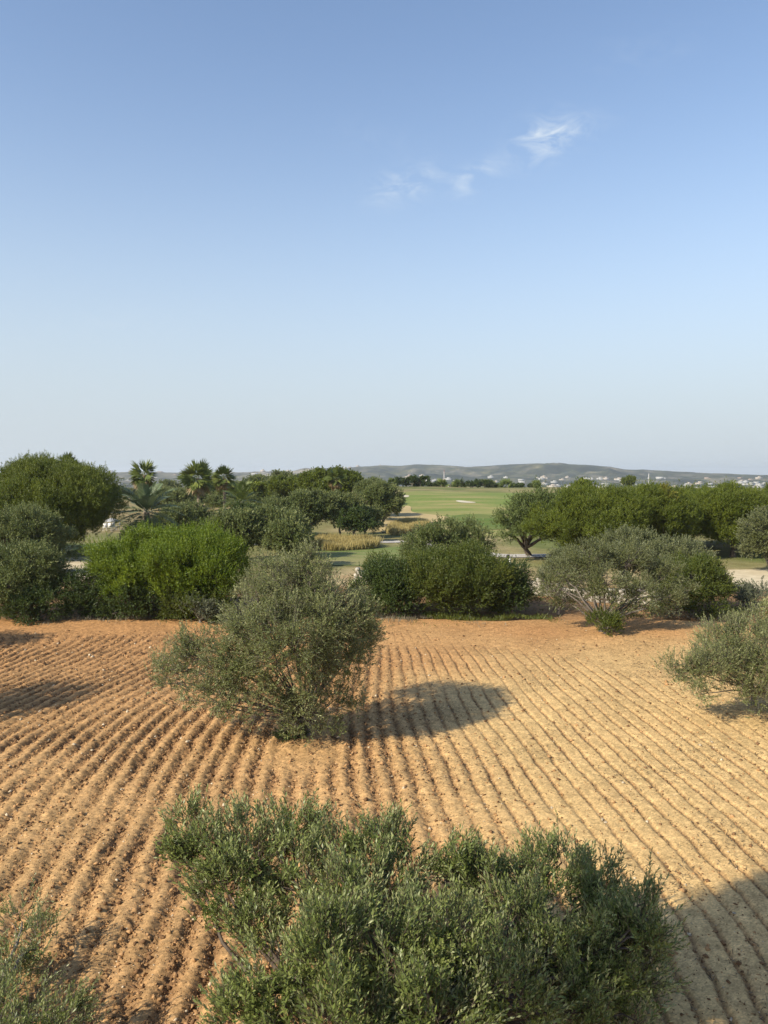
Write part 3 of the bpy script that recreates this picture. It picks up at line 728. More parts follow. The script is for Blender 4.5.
# --- the row of shrubs behind the field
def shrub(name, label, cat, x0, x1, yt, d, mat, seed, n=14, dens=5, L=.11, W=.045, spr=7, nl=9, slen=.32, up=.5, out=.9, jit=.4, cr=.15, th=.2, tr=.06, bark='bark', rk=(.2, .32), dp=.8, z0=0., group=None, fill=.25, ang=.75, flat=1.0, stemname='trunk', droop=0, shell=.55):
    b, w_, h_ = box_px(x0, x1, yt, d)
    r_ = rg(seed)
    return plant(name, label, cat, b, env(w_, h_, w_ * dp, n, r_, z0, rk, flat, shell), mat, r_, group, bark, tr, dens=dens, spr=spr, nl=nl, L=L, W=W, slen=slen, up=up, out=out, jit=jit, cr=cr, trunk_h=th, ang=ang, fill=fill, twig=False, stemname=stemname, droop=droop)

shrub('shrub', 'broad bright yellow green feathery shrub left of the lone olive', 'shrub', 90, 260, 527, 38.8, 'acacia', 51, n=72, dens=6.5, nl=10, L=.12, W=.042, up=.8, slen=.46, rk=(.11, .22), shell=.4, stemname='stem')
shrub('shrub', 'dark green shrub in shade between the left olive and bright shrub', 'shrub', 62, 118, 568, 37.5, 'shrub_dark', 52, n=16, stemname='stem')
shrub('olive_tree', 'grey olive tree at the field edge, cut by the left edge', 'tree', -45, 68, 545, 37.5, 'olive_dark', 53, n=22, z0=.2, dens=5)
shrub('olive_tree', 'dark rounded olive tree behind the edge olive on the left', 'tree', -60, 84, 506, 51, 'olive_dark', 54, n=24, L=.15, W=.055, dens=3.6)
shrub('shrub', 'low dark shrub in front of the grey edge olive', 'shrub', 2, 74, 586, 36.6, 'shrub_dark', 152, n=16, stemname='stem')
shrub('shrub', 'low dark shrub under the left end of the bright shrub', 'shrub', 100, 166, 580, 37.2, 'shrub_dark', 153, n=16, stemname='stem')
shrub('shrub', 'low green shrub under the right end of the bright shrub', 'shrub', 152, 240, 584, 37.0, 'lentisk', 154, n=18, stemname='stem')
shrub('shrub', 'wispy grey weed clump at the foot of the bright shrub', 'shrub', 178, 222, 597, 36, 'greyshrub', 55, n=7, dens=5, up=1.0, stemname='stem', spr=5)
shrub('shrub', 'dark green shrub half hidden behind the lone olive', 'shrub', 352, 408, 560, 38.5, 'shrub_dark', 56, n=14, stemname='stem')
shrub('shrub', 'dark low shrub joining the half hidden shrub to the central one', 'shrub', 376, 424, 566, 37.8, 'shrub_dark', 156, n=14, stemname='stem')
shrub('shrub', 'large mid green shrub in the centre of the row', 'shrub', 385, 514, 544, 39, 'lentisk', 57, n=60, dens=6.5, up=.8, rk=(.10, .22), slen=.5, shell=.35, stemname='stem')
shrub('shrub', 'dark green rounded shrub right of the central one', 'shrub', 488, 536, 562, 38.5, 'shrub_dark', 58, n=14, stemname='stem')
shrub('olive_tree', 'olive tree rising behind the large central shrub', 'tree', 398, 492, 520, 44, 'olive_dark', 59, n=18, z0=1.0, dens=4, L=.13, W=.05, rk=(.16, .26))
shrub('shrub', 'low green shrub with upright shoots behind the lone olive', 'shrub', 366, 400, 548, 43, 'lentisk', 60, n=8, up=1.0, stemname='stem')
shrub('shrub', 'dry pale twiggy shrub between the dark shrub and white wall', 'shrub', 526, 592, 572, 39, 'dry', 61, n=12, dens=3.2, spr=5, nl=7, L=.08, W=.025, stemname='stem', bark='bark')
def undergrowth():
    r_ = rg(68); n = 26000
    x = r_.uniform(-22, 20, n); y = 37.2 + r_.normal(size=n) * 1.0 + .5 * fbm(x, x * 0, 5, 2, 3) + np.where(x > 8, 1.0, 0)
    cl = fbm(x, y, .9, 3, 51) > .02
    x, y = x[cl], y[cl]; n = len(x)
    P = np.stack([x, y, np.maximum(H(x, y), field_z(x, y)[0])], -1)
    D = unit(np.c_[r_.normal(size=(n, 2)) * .5, np.ones(n)]); Nn = unit(r_.normal(size=(n, 3)))
    hh = .10 + .32 * r_.random(n) * np.clip(.5 + fbm(x, y, 1.4, 2, 5), .1, 1)
    V, F = leaf_quads(P, D, Nn, hh, r_.uniform(.012, .035, n))
    k = fbm(x, y, 2.2, 2, 61) > .1
    for sel, mt, nm in ((k, 'lentisk', 'green weeds sprouting along the foot of the shrub row'), (~k, 'dry', 'dry grass and litter along the foot of the shrub row')):
        q = np.repeat(sel, 4); v = V[q]
        tag(mk('undergrowth', v, np.arange(len(v)).reshape(-1, 4), M[mt], None, {'rnd': np.repeat(r_.random(int(sel.sum())), 4)}), nm, 'undergrowth', kind='stuff')
undergrowth()
# olive with visible forked stems
b = gp(602, 634)
lob = px_lobes(b, [(560, 575, 34.4, 0.6), (590, 560, 34.6, 0.72), (630, 558, 35, 0.76), (665, 575, 35, 0.64), (605, 580, 33.6, 0.6), (640, 590, 33.8, 0.64), (670, 598, 34.4, 0.44), (550, 590, 34, 0.36), (615, 605, 33.4, 0.36), (575, 560, 35.4, 0.48), (655, 564, 35.6, 0.48), (540, 580, 34.2, 0.28), (685, 590, 34.6, 0.32), (600, 556, 35, 0.4), (578, 602, 34.2, 0.336), (640, 606, 33.9, 0.4), (662, 610, 34.2, 0.336), (622, 616, 33.6, 0.272), (595, 590, 33.8, 0.36), (560, 598, 34.4, 0.304)])
plant('olive_tree', 'spreading olive tree with forked pale stems at the back of the field', 'tree', b, lob, 'olive_mid', rg(62), trunk_r=.13, trunk_h=.45, dens=9.5, spr=7, nl=10, L=.095, W=.034, slen=.3, cr=.13, up=.5, twig=False, limb=.42)
shrub('shrub', 'small bright green bush at the foot of the forked olive', 'shrub', 588, 622, 612, 33.2, 'lentisk', 63, n=8, dens=8, L=.09, W=.036, stemname='stem', cr=.1, slen=.22)
shrub('shrub', 'dense green shrub right of the forked olive', 'shrub', 648, 734, 560, 39, 'lentisk', 64, n=20, stemname='stem')
shrub('shrub', 'small grey green shrub in front of the pale open ground', 'shrub', 728, 768, 580, 40.5, 'greyshrub', 65, n=9, up=.9, stemname='stem')
shrub('shrub', 'leafless grey twiggy bush beside the grey green shrub', 'shrub', 712, 742, 584, 39.8, 'dry', 66, n=6, dens=3, spr=5, nl=4, L=.06, W=.014, stemname='stem')
shrub('shrub', 'yellowish weedy bush at the right edge behind the pale olive', 'shrub', 752, 812, 596, 37.5, 'olive', 67, n=9, dens=4, stemname='stem')
# olives in front of the pines
shrub('olive_tree', 'grey olive tree left of two before the right pines', 'tree', 592, 660, 530, 47, 'olive_mid', 71, n=18, z0=.5, L=.13, W=.05, dens=3.8)
shrub('olive_tree', 'grey olive tree just behind the dense green shrub on the right', 'tree', 640, 722, 539, 45, 'olive_mid', 72, n=18, z0=.4, L=.13, W=.05, dens=3.8)
shrub('olive_tree', 'grey olive tree cut by the right edge under the pines', 'tree', 728, 812, 512, 54, 'olive_mid', 73, n=18, z0=.5, L=.15, W=.055, dens=3.4)
shrub('olive_tree', 'low grey olive foliage above the white wall', 'tree', 540, 606, 552, 44, 'olive_mid', 74, n=12, z0=.5, L=.13, W=.05, dens=3.8)

# --- pines
def pine(label, x0, x1, yt, d, seed, z0=.35, n=26, group=None, bark='barkdark', mat='pine', L=.18, W=.034):
    b, w_, h_ = box_px(x0, x1, yt, d); r_ = rg(seed)
    lobes = env(w_ * 1.08, h_, w_ * .9, int(n * 1.4), r_, z0 * h_, (.15, .24), .85, .5)
    return plant('pine_tree', label, 'tree', b, lobes, mat, r_, group, bark, .17, dens=5.2, spr=8, nl=10, L=L, W=W, slen=.3, up=.9, out=.6, jit=.45, cr=.22, trunk_h=h_ * .32, fill=.25, twig=False)
pine('big dark rounded pine at the left edge, tallest crown on the left', -12, 119, 456, 63, 81, .05, 60)
pine('pine crown cut by the left edge beside the big pine', -75, 20, 474, 68, 82, .2, 24)
b = gp(529, 556)
lob = px_lobes(b, [(512, 523, 62, 1.0), (530, 512, 62, 1.25), (553, 506, 63, 1.4), (548, 526, 61, 1.1), (520, 506, 63, .9), (506, 533, 61.5, .6), (566, 514, 64, 1.3), (540, 499, 63.5, 1.0), (560, 532, 61.5, .9), (502, 520, 62.5, .55), (522, 531, 60.8, .5)])
plant('pine_tree', 'pine with open fork and bare trunk beside the cart path', 'tree', b, lob, 'pine_mid', rg(83), bark='barkdark', trunk_r=.2, trunk_h=.7, lean=(-.35, 0), dens=4, spr=7, nl=9, L=.17, W=.055, slen=.3, up=.7, out=.7, jit=.45, cr=.2, fill=.25, twig=False, limb=.7)
g = 'umbrella pines behind the right olives'
pine('umbrella pine just right of the fork-trunked pine', 540, 628, 489, 66, 84, .1, 30, g)
pine('wide spreading pine joined to the fork-trunked pine', 532, 652, 488, 59.5, 92, .12, 46, g)
pine('umbrella pine third from the left in the right pine belt', 596, 690, 486, 62, 85, .08, 34, g)
pine('umbrella pine in the middle of the right pine belt', 650, 728, 487, 70, 86, .1, 30, g)
pine('umbrella pine above the pale open ground', 688, 775, 485, 64, 87, .14, 34, g)
pine('umbrella pine cut by the right edge', 744, 850, 485, 68, 88, .12, 34, g)
pine('pine filling the gap low in the right belt', 620, 720, 494, 74, 89, .05, 26, g)
pine('pine low behind the right edge olive', 700, 800, 496, 76, 90, .05, 24, g)
shrub('shrub', 'yellow flowering bush peeping between the right pines', 'shrub', 652, 672, 490, 60.5, 'yellowbush', 91, n=5, z0=4.0, L=.2, W=.08, dens=3, rk=(.12, .2), th=3.8, tr=.05, stemname='stem')

# --- middle distance on the left and centre
def bush(label, x0, x1, yt, d, mat, seed, name='olive_tree', cat='tree', n=16, z0=.6, L=.22, W=.09, dens=2.0, group=None, th=.7, **k):
    return shrub(name, label, cat, x0, x1, yt, d, mat, seed, n=n, z0=z0, L=L, W=W, dens=dens, spr=7, nl=8, slen=.34, cr=.2, th=th, tr=.12, group=group, **k)
bush('olive tree behind the right end of the bright shrub', 208, 268, 512, 62, 'olive_dark', 101)
bush('olive tree right of the bright shrub, above the lone olive', 246, 312, 508, 64, 'olive_dark', 102)
bush('low olive behind the left shoulder of the lone olive', 270, 312, 522, 58, 'olive_dark', 103)
bush('olive with bare legs beside the tall golden grass', 286, 336, 493, 82, 'olive_dark', 104, z0=1.7, th=1.4)
bush('olive right of the bare legged one above the golden grass', 318, 362, 495, 84, 'olive_dark', 105, z0=1.7, th=1.4)
bush('small dark olive standing over the right end of the golden grass', 336, 372, 512, 80, 'shrub_dark', 106, z0=1.2, th=1.1, n=9)
bush('dark olive on the slope above the rough grass', 362, 404, 484, 98, 'olive_dark', 107, z0=1.2)
bush('dark olive behind the slope olives near the crest', 352, 392, 480, 112, 'olive_dark', 108, z0=1.2)
bush('rust brown bush among the slope olives', 342, 366, 494, 90, 'rust', 109, 'shrub', 'shrub', 8, .3, stemname='stem')
bush('olive behind the twin fan palms', 170, 216, 504, 84, 'olive_dark', 110)
bush('grey olive under the date palm', 122, 170, 524, 64, 'olive_dark', 111, z0=.2)
bush('olive behind the feather palm', 236, 292, 494, 88, 'olive_dark', 112)
bush('grey saltbush in front of the date palm', 120, 168, 528, 57, 'greyshrub', 113, 'shrub', 'shrub', 12, .1, stemname='stem')
bush('olive between the date palm and twin fan palms', 152, 200, 508, 78, 'olive_dark', 114)
bush('olive filling the belt behind the lone olive crown', 266, 310, 514, 70, 'olive_dark', 115, z0=.3)
bush('olive between the twin fan palms and the bare legged olive', 256, 302, 500, 76, 'olive_dark', 116, z0=.3)
bush('dark olive just right of the feather palm', 222, 266, 504, 77, 'shrub_dark', 117, z0=.3)
bush('olive low in front of the rust brown bush', 346, 384, 508, 86, 'olive_dark', 118, z0=.8)
bush('olive on the slope left of the rough grass', 374, 398, 494, 106, 'olive_dark', 119, z0=.8)
def farpine(label, x0, x1, yt, d, seed): return pine(label, x0, x1, yt, d, seed, .25, 18, None, 'barkdark', 'pine', .32, .12)
farpine('broad flat pine behind the centre left palm', 302, 362, 471, 118, 121)
farpine('low pine left of the broad flat pine', 262, 318, 479, 125, 122)
farpine('pine right of the white trunked palm', 330, 366, 475, 122, 123)

# --- palms
def frond_curve(az, el, Ln, n, droop):
    t = np.linspace(0, 1, n); d = np.array([cos(az) * cos(el), sin(az) * cos(el), sin(el)])
    p = d[None] * (t * Ln)[:, None]; p[:, 2] -= droop * Ln * t ** 2
    return p

def palm(label, px, yt, d, kind, crown_w, seed, trunk_r=.2, nfr=30, group=None, mat='palm', skirt=True):
    r_ = rg(seed)
    b = PW(px, 600, d); b[2] = float(H(b[0], b[1]))
    top = PW(px, yt, d)[2] - b[2]; Rr = crown_w / FPX * d / 2
    hub = max(.35, top - Rr * .72)
    root = empty('fan_palm' if kind == 'fan' else 'feather_palm', tuple(b), label, 'palm tree', group)
    mb = MB(); n = 14; s = np.linspace(0, 1, n)
    p = np.c_[.06 * np.sin(s * 3) * hub * .2, .05 * np.sin(s * 2.3) * hub * .2, s * hub - .1 * (1 - s)]
    mb.tube(p, trunk_r * (1.25 - .4 * s + .12 * (np.arange(n) % 2)), 10)
    mb.build('trunk', M['barkpalm'], root)
    Vs, Fs, As = [], [], []; nn = 0
    Vd, Fd, Ad = [], [], []; nd_ = 0
    for k in range(nfr + (14 if skirt else 0)):
        dead = k >= nfr
        az = k * 2.39996 + r_.normal() * .1
        q = (k + .5) / nfr
        el = radians(78 - 122 * q ** .85 + r_.normal() * 5) if not dead else radians(r_.uniform(-75, -40))
        if kind == 'fan':
            Lp = Rr * .34 * r_.uniform(.6, 1.15); fan = Rr * .70 * r_.uniform(.85, 1.1)
            dirn = np.array([cos(az) * cos(el), sin(az) * cos(el), sin(el)])
            side = np.array([-sin(az), cos(az), 0]); nrm = np.cross(dirn, side); ro = r_.normal() * .7
            side = side * cos(ro) + nrm * sin(ro); nrm = np.cross(dirn, side)
            o = np.array([0, 0, hub]) + dirn * Lp; V, F = leaf_quads(np.array([[0, 0, hub]]), dirn[None], nrm[None], np.array([Lp]), np.array([.07]))
            a = np.linspace(-.85, .85, 15)
            D = unit(np.cos(a)[:, None] * dirn + np.sin(a)[:, None] * side + np.array([0, 0, -.22]) + r_.normal(size=(15, 3)) * .06)
            V2, F2 = leaf_quads(np.tile(o, (15, 1)), D, np.tile(nrm, (15, 1)), fan * (1 - .35 * np.abs(a)), .14 * fan)
            V = np.vstack([V, V2]); F = np.vstack([F, F2 + 4])
        else:
            Lf = Rr * 1.12 * r_.uniform(.85, 1.1)
            c = frond_curve(az, el, Lf, 22, .26) + np.array([0, 0, hub])
            tng = unit(np.gradient(c, axis=0)); side = unit(np.cross(tng, np.array([0, 0, 1.0]))); nrm = np.cross(side, tng)
            V, F = [], []; m = 0
            tt = np.linspace(0, 1, 22)
            for sg in (-1, 1):
                D = unit(side * sg + tng * .75 + nrm * .35 + r_.normal(size=c.shape) * .06)
                v, f = leaf_quads(c[3:], D[3:], nrm[3:], Lf * .24 * np.sin(pi * (.12 + .8 * tt[3:])), Lf * .042)
                V.append(v); F.append(f + m); m += len(v)
            v, f = leaf_quads(c[:-1], tng[:-1], nrm[:-1], np.linalg.norm(np.diff(c, axis=0), axis=1) * 1.3, .05); V.append(v); F.append(f + m)
            V = np.vstack(V); F = np.vstack(F)
        tone = np.clip(r_.random() * .5 + .5 * r_.random(len(V) // 4), 0, 1)
        if dead: Vd.append(V); Fd.append(F + nd_); nd_ += len(V); Ad.append(np.repeat(tone, 4))
        else: Vs.append(V); Fs.append(F + nn); nn += len(V); As.append(np.repeat(tone, 4))
    mk('crown', np.vstack(Vs), np.vstack(Fs), M[mat], root, {'rnd': np.concatenate(As)})
    if Vd: mk('dead_fronds', np.vstack(Vd), np.vstack(Fd), M['deadpalm'], root, {'rnd': np.concatenate(Ad)})
    return root
palm('fan palm with shaggy crown rising behind the date palm', 146, 462, 92, 'fan', 36, 201)
palm('left fan palm of the tall pair with brown skirt', 199, 463, 94, 'fan', 42, 202)
palm('right fan palm of the tall pair, slimmer with bare trunk', 225, 467, 98, 'fan', 30, 203, .18)
palm('grey green date palm with long arching fronds', 148, 485, 70, 'feather', 76, 204, .26, 40, None, 'palmgrey', False)
palm('low feather palm right of the tall fan palm pair', 242, 483, 82, 'feather', 52, 205, .25, 34, None, 'palm', False)
palm('fan palm peeping over the big left pine', 70, 453, 90, 'fan', 24, 206)
palm('white trunked fan palm before the broad flat pine', 336, 469, 104, 'fan', 26, 207, .16)
palm('small fan palm right of the broad flat pine', 359, 476, 125, 'fan', 14, 208, .15)
palm('thin dark fan palm over the slope olives', 375, 477, 130, 'fan', 16, 209, .15)

# --- trees along the crest of the golf course
g = 'palms and trees along the golf course crest'
cr = [(420, 477, 205, 'tree', 24, 'dark round tree at the left end of the crest line'), (441, 480, 208, 'palm', 18, 'short trunked palm second along the crest line'),
      (430, 486, 214, 'tree', 22, 'low dark bush between the first crest tree and palm'), (459, 481, 206, 'palm', 20, 'bushy palm in the middle of the crest line'), (472, 484, 212, 'tree', 22, 'dark tree right of the middle crest palm'),
      (484, 482, 210, 'tree', 20, 'dark rounded tree on the right part of the crest line'), (505, 483, 208, 'palm', 20, 'palm near the right pines on the crest line'), (450, 487, 216, 'tree', 26, 'low dark bush behind the crest palms'),
      (494, 487, 214, 'tree', 20, 'low bush left of the right hand crest palm'), (403, 479, 200, 'tree', 22, 'dark olive joining the crest line to the slope'), (392, 478, 190, 'palm', 14, 'thin palm over the crest olives'),
      (412, 486, 208, 'tree', 18, 'low bush beside the small bunker'), (518, 487, 214, 'tree', 22, 'low tree where the crest meets the right pines'), (535, 486, 212, 'palm', 16, 'palm half hidden by the right pines')]
for k, (px, yt, d, kd, wd, lb) in enumerate(cr):
    if kd == 'palm': palm(lb, px, yt, d, 'fan', wd, 300 + k, .24, 30, g, 'palm', k % 2 == 1)
    else: bush(lb, px - wd / 2, px + wd / 2, yt, d, 'shrub_dark', 300 + k, 'broadleaf_tree', n=10, z0=.8, L=.4, W=.2, dens=1.2, group=g)

# --- far olives in the middle distance on the left: copies of three trees
g = 'olive and pine trees scattered beyond the palms'
protos = []
for k, (mt, nm) in enumerate((('olive_dark', 'olive_tree'), ('shrub_dark', 'broadleaf_tree'), ('pine', 'pine_tree'))):
    r_ = rg(400 + k)
    protos.append((plant(nm, 'x', 'tree', (0, 0, 0), env(6.2, 4.4, 6, 14, r_, .9), mt, r_, g, 'barkdark', .14, dens=1.3, spr=6, nl=8, L=.36, W=.17, slen=.4, cr=.3, trunk_h=.8, twig=False), nm))
LB = ['grey green olive tree in the wooded plain beyond the palms', 'dark broadleaf tree in the wooded plain beyond the palms', 'pine in the wooded plain beyond the palms']
first = [True] * 3
spots = []
r_ = rg(55)
for i in range(150):
    d = 125 + 330 * r_.random() ** 1.3; px = r_.uniform(60, 350)
    if 108 < px < 142 and d < 190: continue
    spots.append(((px - 384) / FPX * d, d))
for i in range(40):
    d = r_.uniform(240, 420); spots.append(((r_.uniform(390, 768) - 384) / FPX * d, d))
for i in range(26):
    d = r_.uniform(82, 130); spots.append(((r_.uniform(560, 800) - 384) / FPX * d, d))
for i, (x, y) in enumerate(spots):
    k = int(r_.choice(3, p=[.5, .3, .2])); o, nm = protos[k]
    if first[k]: root = o; first[k] = False; kids = []
    else:
        root = o.copy(); COL.objects.link(root)
        for ch in list(o.children):
            c = ch.copy(); COL.objects.link(c); c.parent = root
    root.location = (x, y, float(H(x, y)) - .1); root.rotation_euler = (0, 0, r_.uniform(0, 6.28))
    s_ = r_.uniform(.6, 1.05); root.scale = (s_ * r_.uniform(.9, 1.2), s_ * r_.uniform(.9, 1.2), s_ * r_.uniform(.85, 1.1))
    root['label'] = LB[k]; root['group'] = ['olives scattered beyond the palms', 'broadleaf trees scattered beyond the palms', 'pines scattered beyond the palms'][k]

def far_wood():
    r_ = rg(77); n = 5200
    a = r_.uniform(-.58, .58, n); d = 420 + 1500 * r_.random(n) ** .9
    x = np.sin(a) * d; y = np.cos(a) * d
    keep = fbm(x, y, 110, 3, 15) > -.12
    x, y, d = x[keep], y[keep], d[keep]; n = len(x)
    m = 26
    sz = r_.uniform(1.6, 3.4, n)
    dirs = unit(r_.normal(size=(n, m, 3))); dirs[..., 2] = np.abs(dirs[..., 2])
    P = np.stack([x, y, H(x, y) + .4 * sz], -1)[:, None] + dirs * (sz[:, None, None] * np.array([1.2, 1.2, 1.0]))
    D = unit(r_.normal(size=(n, m, 3))); Nn = unit(dirs + r_.normal(size=(n, m, 3)) * .4)
    V, F = leaf_quads((P - D * .6).reshape(-1, 3), D.reshape(-1, 3), Nn.reshape(-1, 3), r_.uniform(1.4, 2.6, n * m), r_.uniform(1.0, 1.8, n * m))
    tone = np.repeat(np.clip(np.repeat(r_.random(n), m) * .6 + .4 * r_.random(n * m), 0, 1), 4)
    tag(mk('woodland', V, F, M['farwood'], None, {'rnd': tone}), 'dark scattered woodland of the valley around the far town', 'woodland', kind='stuff')
far_wood()

# ================================================================== WALL, PARASOL, POST
def stone_wall(pts, h, label):
    P = np.array(pts); root = None
    mb = MB(); r_ = rg(91)
    d = np.r_[0, np.cumsum(np.hypot(*np.diff(P, axis=0).T))]
    icoV = np.array([[-1, -1, -1], [1, -1, -1], [1, 1, -1], [-1, 1, -1], [-1, -1, 1], [1, -1, 1], [1, 1, 1], [-1, 1, 1]], float)
    icoF = np.array([[0, 3, 2, 1], [4, 5, 6, 7], [0, 1, 5, 4], [1, 2, 6, 5], [2, 3, 7, 6], [3, 0, 4, 7]])
    for row in range(5):
        t = r_.uniform(0, .3)
        while t < d[-1]:
            wl = r_.uniform(.22, .5)
            x = np.interp(t, d, P[:, 0]); y = np.interp(t, d, P[:, 1])
            hh = h * (.75 + .35 * float(fbm(x, y, 2.2, 2, 3)))
            z = row / 5 * h
            if z < hh:
                for dy in (-.16, .16):
                    V = icoV * np.array([wl * .5, .17, h / 10 * 1.15]) * r_.uniform(.8, 1.1, (8, 3)) + r_.normal(size=(8, 3)) * .02
                    mb.add(V + np.array([x, y + dy, float(H(x, y)) + z + h / 10]), icoF)
            t += wl * .98
    o = mb.build('stone_wall', M['stone']); return tag(o, label, 'wall')
def gx(px, d): return ((px - 384) / FPX * d, d)
stone_wall([gx(355, 49.5), gx(400, 48.6), gx(470, 46), gx(530, 45), gx(600, 42), gx(660, 41)], .95, 'low pale rubble wall glimpsed behind the central shrubs and forked olive')
stone_wall([gx(40, 52), gx(75, 51), gx(105, 49), gx(140, 48)], .6, 'low line of pale stones between the left olives and bright shrub')

def parasol():
    b = gp(112, 532); t = empty('parasol', tuple(b), 'grey canvas parasol on the lawn under the big left pine', 'parasol')
    top = PW(112, 517.5, b[1])[2] - b[2]; w_ = 16 / FPX * b[1] / 2
    mb = MB(); mb.tube([(0, 0, 0), (0, 0, top)], .03, 8); mb.build('pole', M['metal'], t)
    n = 8; a = np.arange(n) * 2 * pi / n
    rings = [(.02, top), (w_ * .55, top - .22), (w_, top - .42), (w_ * .98, top - .5)]
    V = np.concatenate([np.c_[np.cos(a) * r_, np.sin(a) * r_, np.full(n, z)] for r_, z in rings]); k = np.arange(n)
    F = np.concatenate([np.stack([i * n + k, (i + 1) * n + k, (i + 1) * n + (k + 1) % n, i * n + (k + 1) % n], -1) for i in range(3)])
    mk('canopy', V, F, M['canvas'], t)
    for i, px in enumerate((105, 111, 115, 118)):
        c = gp(px, 531 - i * .3)
        q = empty('chair', tuple(c), ['white chair furthest left under the grey parasol', 'white chair second from the left under the parasol', 'white chair second from the right under the parasol', 'white chair furthest right under the parasol'][i], 'chair', 'white chairs under the parasol')
        q.rotation_euler = (0, 0, R.uniform(0, 6))
        m1 = MB(); m1.box((-.24, -.24, .42), (.24, .24, .46)); m1.build('seat', M['white'], q)
        m1 = MB(); m1.box((-.24, .2, .461), (.24, .24, .95)); m1.build('backrest', M['white'], q)
        for sx in (-.2, .2):
            for sy in (-.2, .2):
                m1 = MB(); m1.tube([(sx, sy, 0), (sx, sy, .418)], .02, 6); m1.build('leg', M['white'], q)
parasol()
b = gp(509.5, 566)
t = empty('marker_post', tuple(b), 'small white marker post with a black cap beside the cart path', 'post')
mb = MB(); mb.tube([(0, 0, 0), (0, 0, .55), (0, 0, .6)], [.1, .085, .06], 10); mb.build('post', M['white'], t)
mb = MB(); mb.tube([(-.12, 0, .58), (-.12, 0, .66), (-.12, 0, .82), (-.12, 0, .86)], [.06, .13, .13, .05], 10); mb.build('cap', M['black'], t)
# ================================================================== FAR TOWN
def house_mesh(k, rng):
    mb = MB(); w_ = rng.uniform(10, 24); d_ = rng.uniform(8, 14); h_ = rng.uniform(3.2, 5.5)
    mb.box((-w_ / 2, -d_ / 2, -2), (w_ / 2, d_ / 2, h_))
    mb.box((-w_ / 2 - .15, -d_ / 2 - .02, h_ + .004), (w_ / 2 + .02, d_ / 2 + .02, h_ + .5))
    if k % 2: mb.box((-w_ * .1, -d_ * .3, h_ + .504), (w_ * .35, d_ * .35, h_ + 3.2))
    if k % 3 == 0: mb.box((w_ / 2 + .004, -d_ / 3, -2), (w_ * .85, d_ / 3, h_ * .6))
    for fl in range(max(1, int(h_ / 3.2))):
        for i in range(int(w_ / 3)):
            x = -w_ / 2 + 1.6 + i * 3; z = .9 + fl * 3.1
            mb.box((x - .55, -d_ / 2 - .06, z), (x + .55, -d_ / 2 - .003, z + 1.4), 1)
    return mb
hp = []
r_ = rg(500)
WM = ['townwhite', 'townwhite', 'townwhite', 'cream', 'townwhite', 'cream', 'tan', 'townwhite']
for k in range(8):
    o = house_mesh(k, r_).build('house', None, None, False, [M[WM[k]], M['glassdark']]); hp.append(o)
used = [False] * 8
def put_house(px, d, k, rz, s, label, group):
    o = hp[k]
    if used[k]: o = o.copy(); COL.objects.link(o)
    used[k] = True
    x, y = (px - 384) / FPX * d, d
    o.location = (x, y, float(H(x, y)) - .5); o.rotation_euler = (0, 0, rz); o.scale = (s, s, s)
    tag(o, label, 'house', group)
spec = {0: 'white', 1: 'white', 2: 'white', 3: 'cream', 4: 'white', 5: 'cream', 6: 'tan', 7: 'white'}
for i in range(280):
    u = r_.random()
    if u < .56: px = r_.uniform(500, 768); d = 1000 + 1150 * r_.random()
    elif u < .76: px = r_.uniform(395, 520); d = r_.uniform(1250, 2100)
    else: px = r_.uniform(100, 395); d = r_.uniform(1100, 3600)
    k = int(r_.integers(0, 8))
    put_house(px, d, k, r_.uniform(-.5, .5), r_.uniform(.6, 1.05), f'small {spec[k]} flat roofed house among the far valley trees', f'{spec[k]} houses of the far town')
for (px, d, k, s, lb) in [(545, 1150, 0, 1.2, 'large white block with wing, largest above the fairway right'), (538, 820, 4, 1.0, 'long white shed nearest behind the fork-trunked pine'), (595, 1000, 7, .9, 'bright white house left of the right pine belt tops'),
                          (636, 1050, 1, 1.0, 'big white building with rooftop storey over the right pines'), (652, 1000, 2, .9, 'white building below the far minaret'), (411, 800, 5, .8, 'cream house beside the crest line left tree'), (345, 1100, 2, 1.1, 'long white building right of the broad flat pine'),
                          (165, 1150, 0, 1.3, 'long white hall left of the tall palm pair'), (255, 1200, 4, 1.3, 'long white hall right of the tall palm pair')]:
    put_house(px, d, k, .1, s, lb, None)

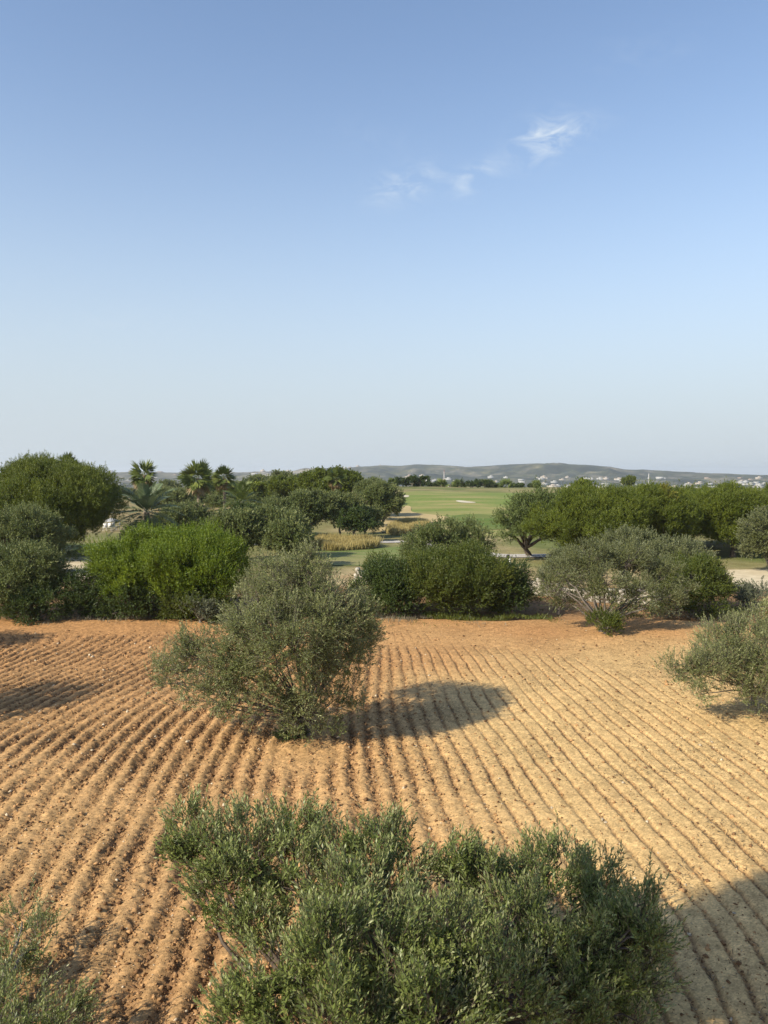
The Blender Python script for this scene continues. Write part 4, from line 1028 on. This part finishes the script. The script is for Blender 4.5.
def mast(px, yt, d, label, name, cat):
    x, y = gx(px, d); z0 = float(H(x, y)); h = PW(px, yt, d)[2] - z0
    t = empty(name, (x, y, z0), label, cat)
    mb = MB()
    if name == 'radio_mast':
        for sx, sy in ((-1, -1), (1, -1), (1, 1), (-1, 1)): mb.tube([(sx * 2.2, sy * 2.2, 0), (sx * .5, sy * .5, h)], .35, 4)
        for i in range(9):
            a = i / 9; b_ = (i + 1) / 9; wa, wb = 2.2 - 1.7 * a, 2.2 - 1.7 * b_
            for sy in (-1, 1): mb.tube([(-wa, sy * wa, a * h), (wb, sy * wb, b_ * h)], .22, 4)
        mb.build('lattice', M['metal'], t)
        mb = MB(); mb.tube([(0, 0, h * .55), (0, 0, h * .62)], 2.0, 8); mb.build('dish_ring', M['redmetal'], t)
        mb = MB(); mb.tube([(0, 0, h * .9), (0, 0, h * 1.12)], .3, 6); mb.build('antenna', M['redmetal'], t)
    else:
        mb.tube([(0, 0, 0), (0, 0, h * .72), (0, 0, h * .73)], [1.1, 1.0, 1.0], 8); mb.build('shaft', M['townwhite'], t)
        mb = MB(); mb.tube([(0, 0, h * .73), (0, 0, h * .75), (0, 0, h * .79)], [1.6, 1.7, 1.6], 8); mb.build('balcony', M['townwhite'], t)
        mb = MB(); mb.tube([(0, 0, h * .79), (0, 0, h * .92), (0, 0, h)], [.8, .8, .1], 8); mb.build('spire', M['townwhite'], t)
mast(444, 472, 1300, 'tall lattice radio mast with red ring rising from the far town', 'radio_mast', 'mast')
mast(648.5, 473, 1150, 'slender white minaret rising from the far town above the right pines', 'minaret', 'tower')

# ================================================================== HAZE
HAZE = 1
if HAZE:
    mb = MB(); mb.box((-9600, -9600, -45), (9600, 9600, 78))
    m, nt2, nd2, lk2 = newmat('haze_air')
    v = N(nt2, 'ShaderNodeVolumePrincipled'); v.inputs['Density'].default_value = .00014; v.inputs['Color'].default_value = (.86, .92, 1.0, 1); v.inputs['Anisotropy'].default_value = .2
    oo = N(nt2, 'ShaderNodeOutputMaterial'); lk2.new(v.outputs[0], oo.inputs['Volume'])
    o = mb.build('haze', m); tag(o, 'thin pale haze over the countryside', 'haze', kind='stuff')
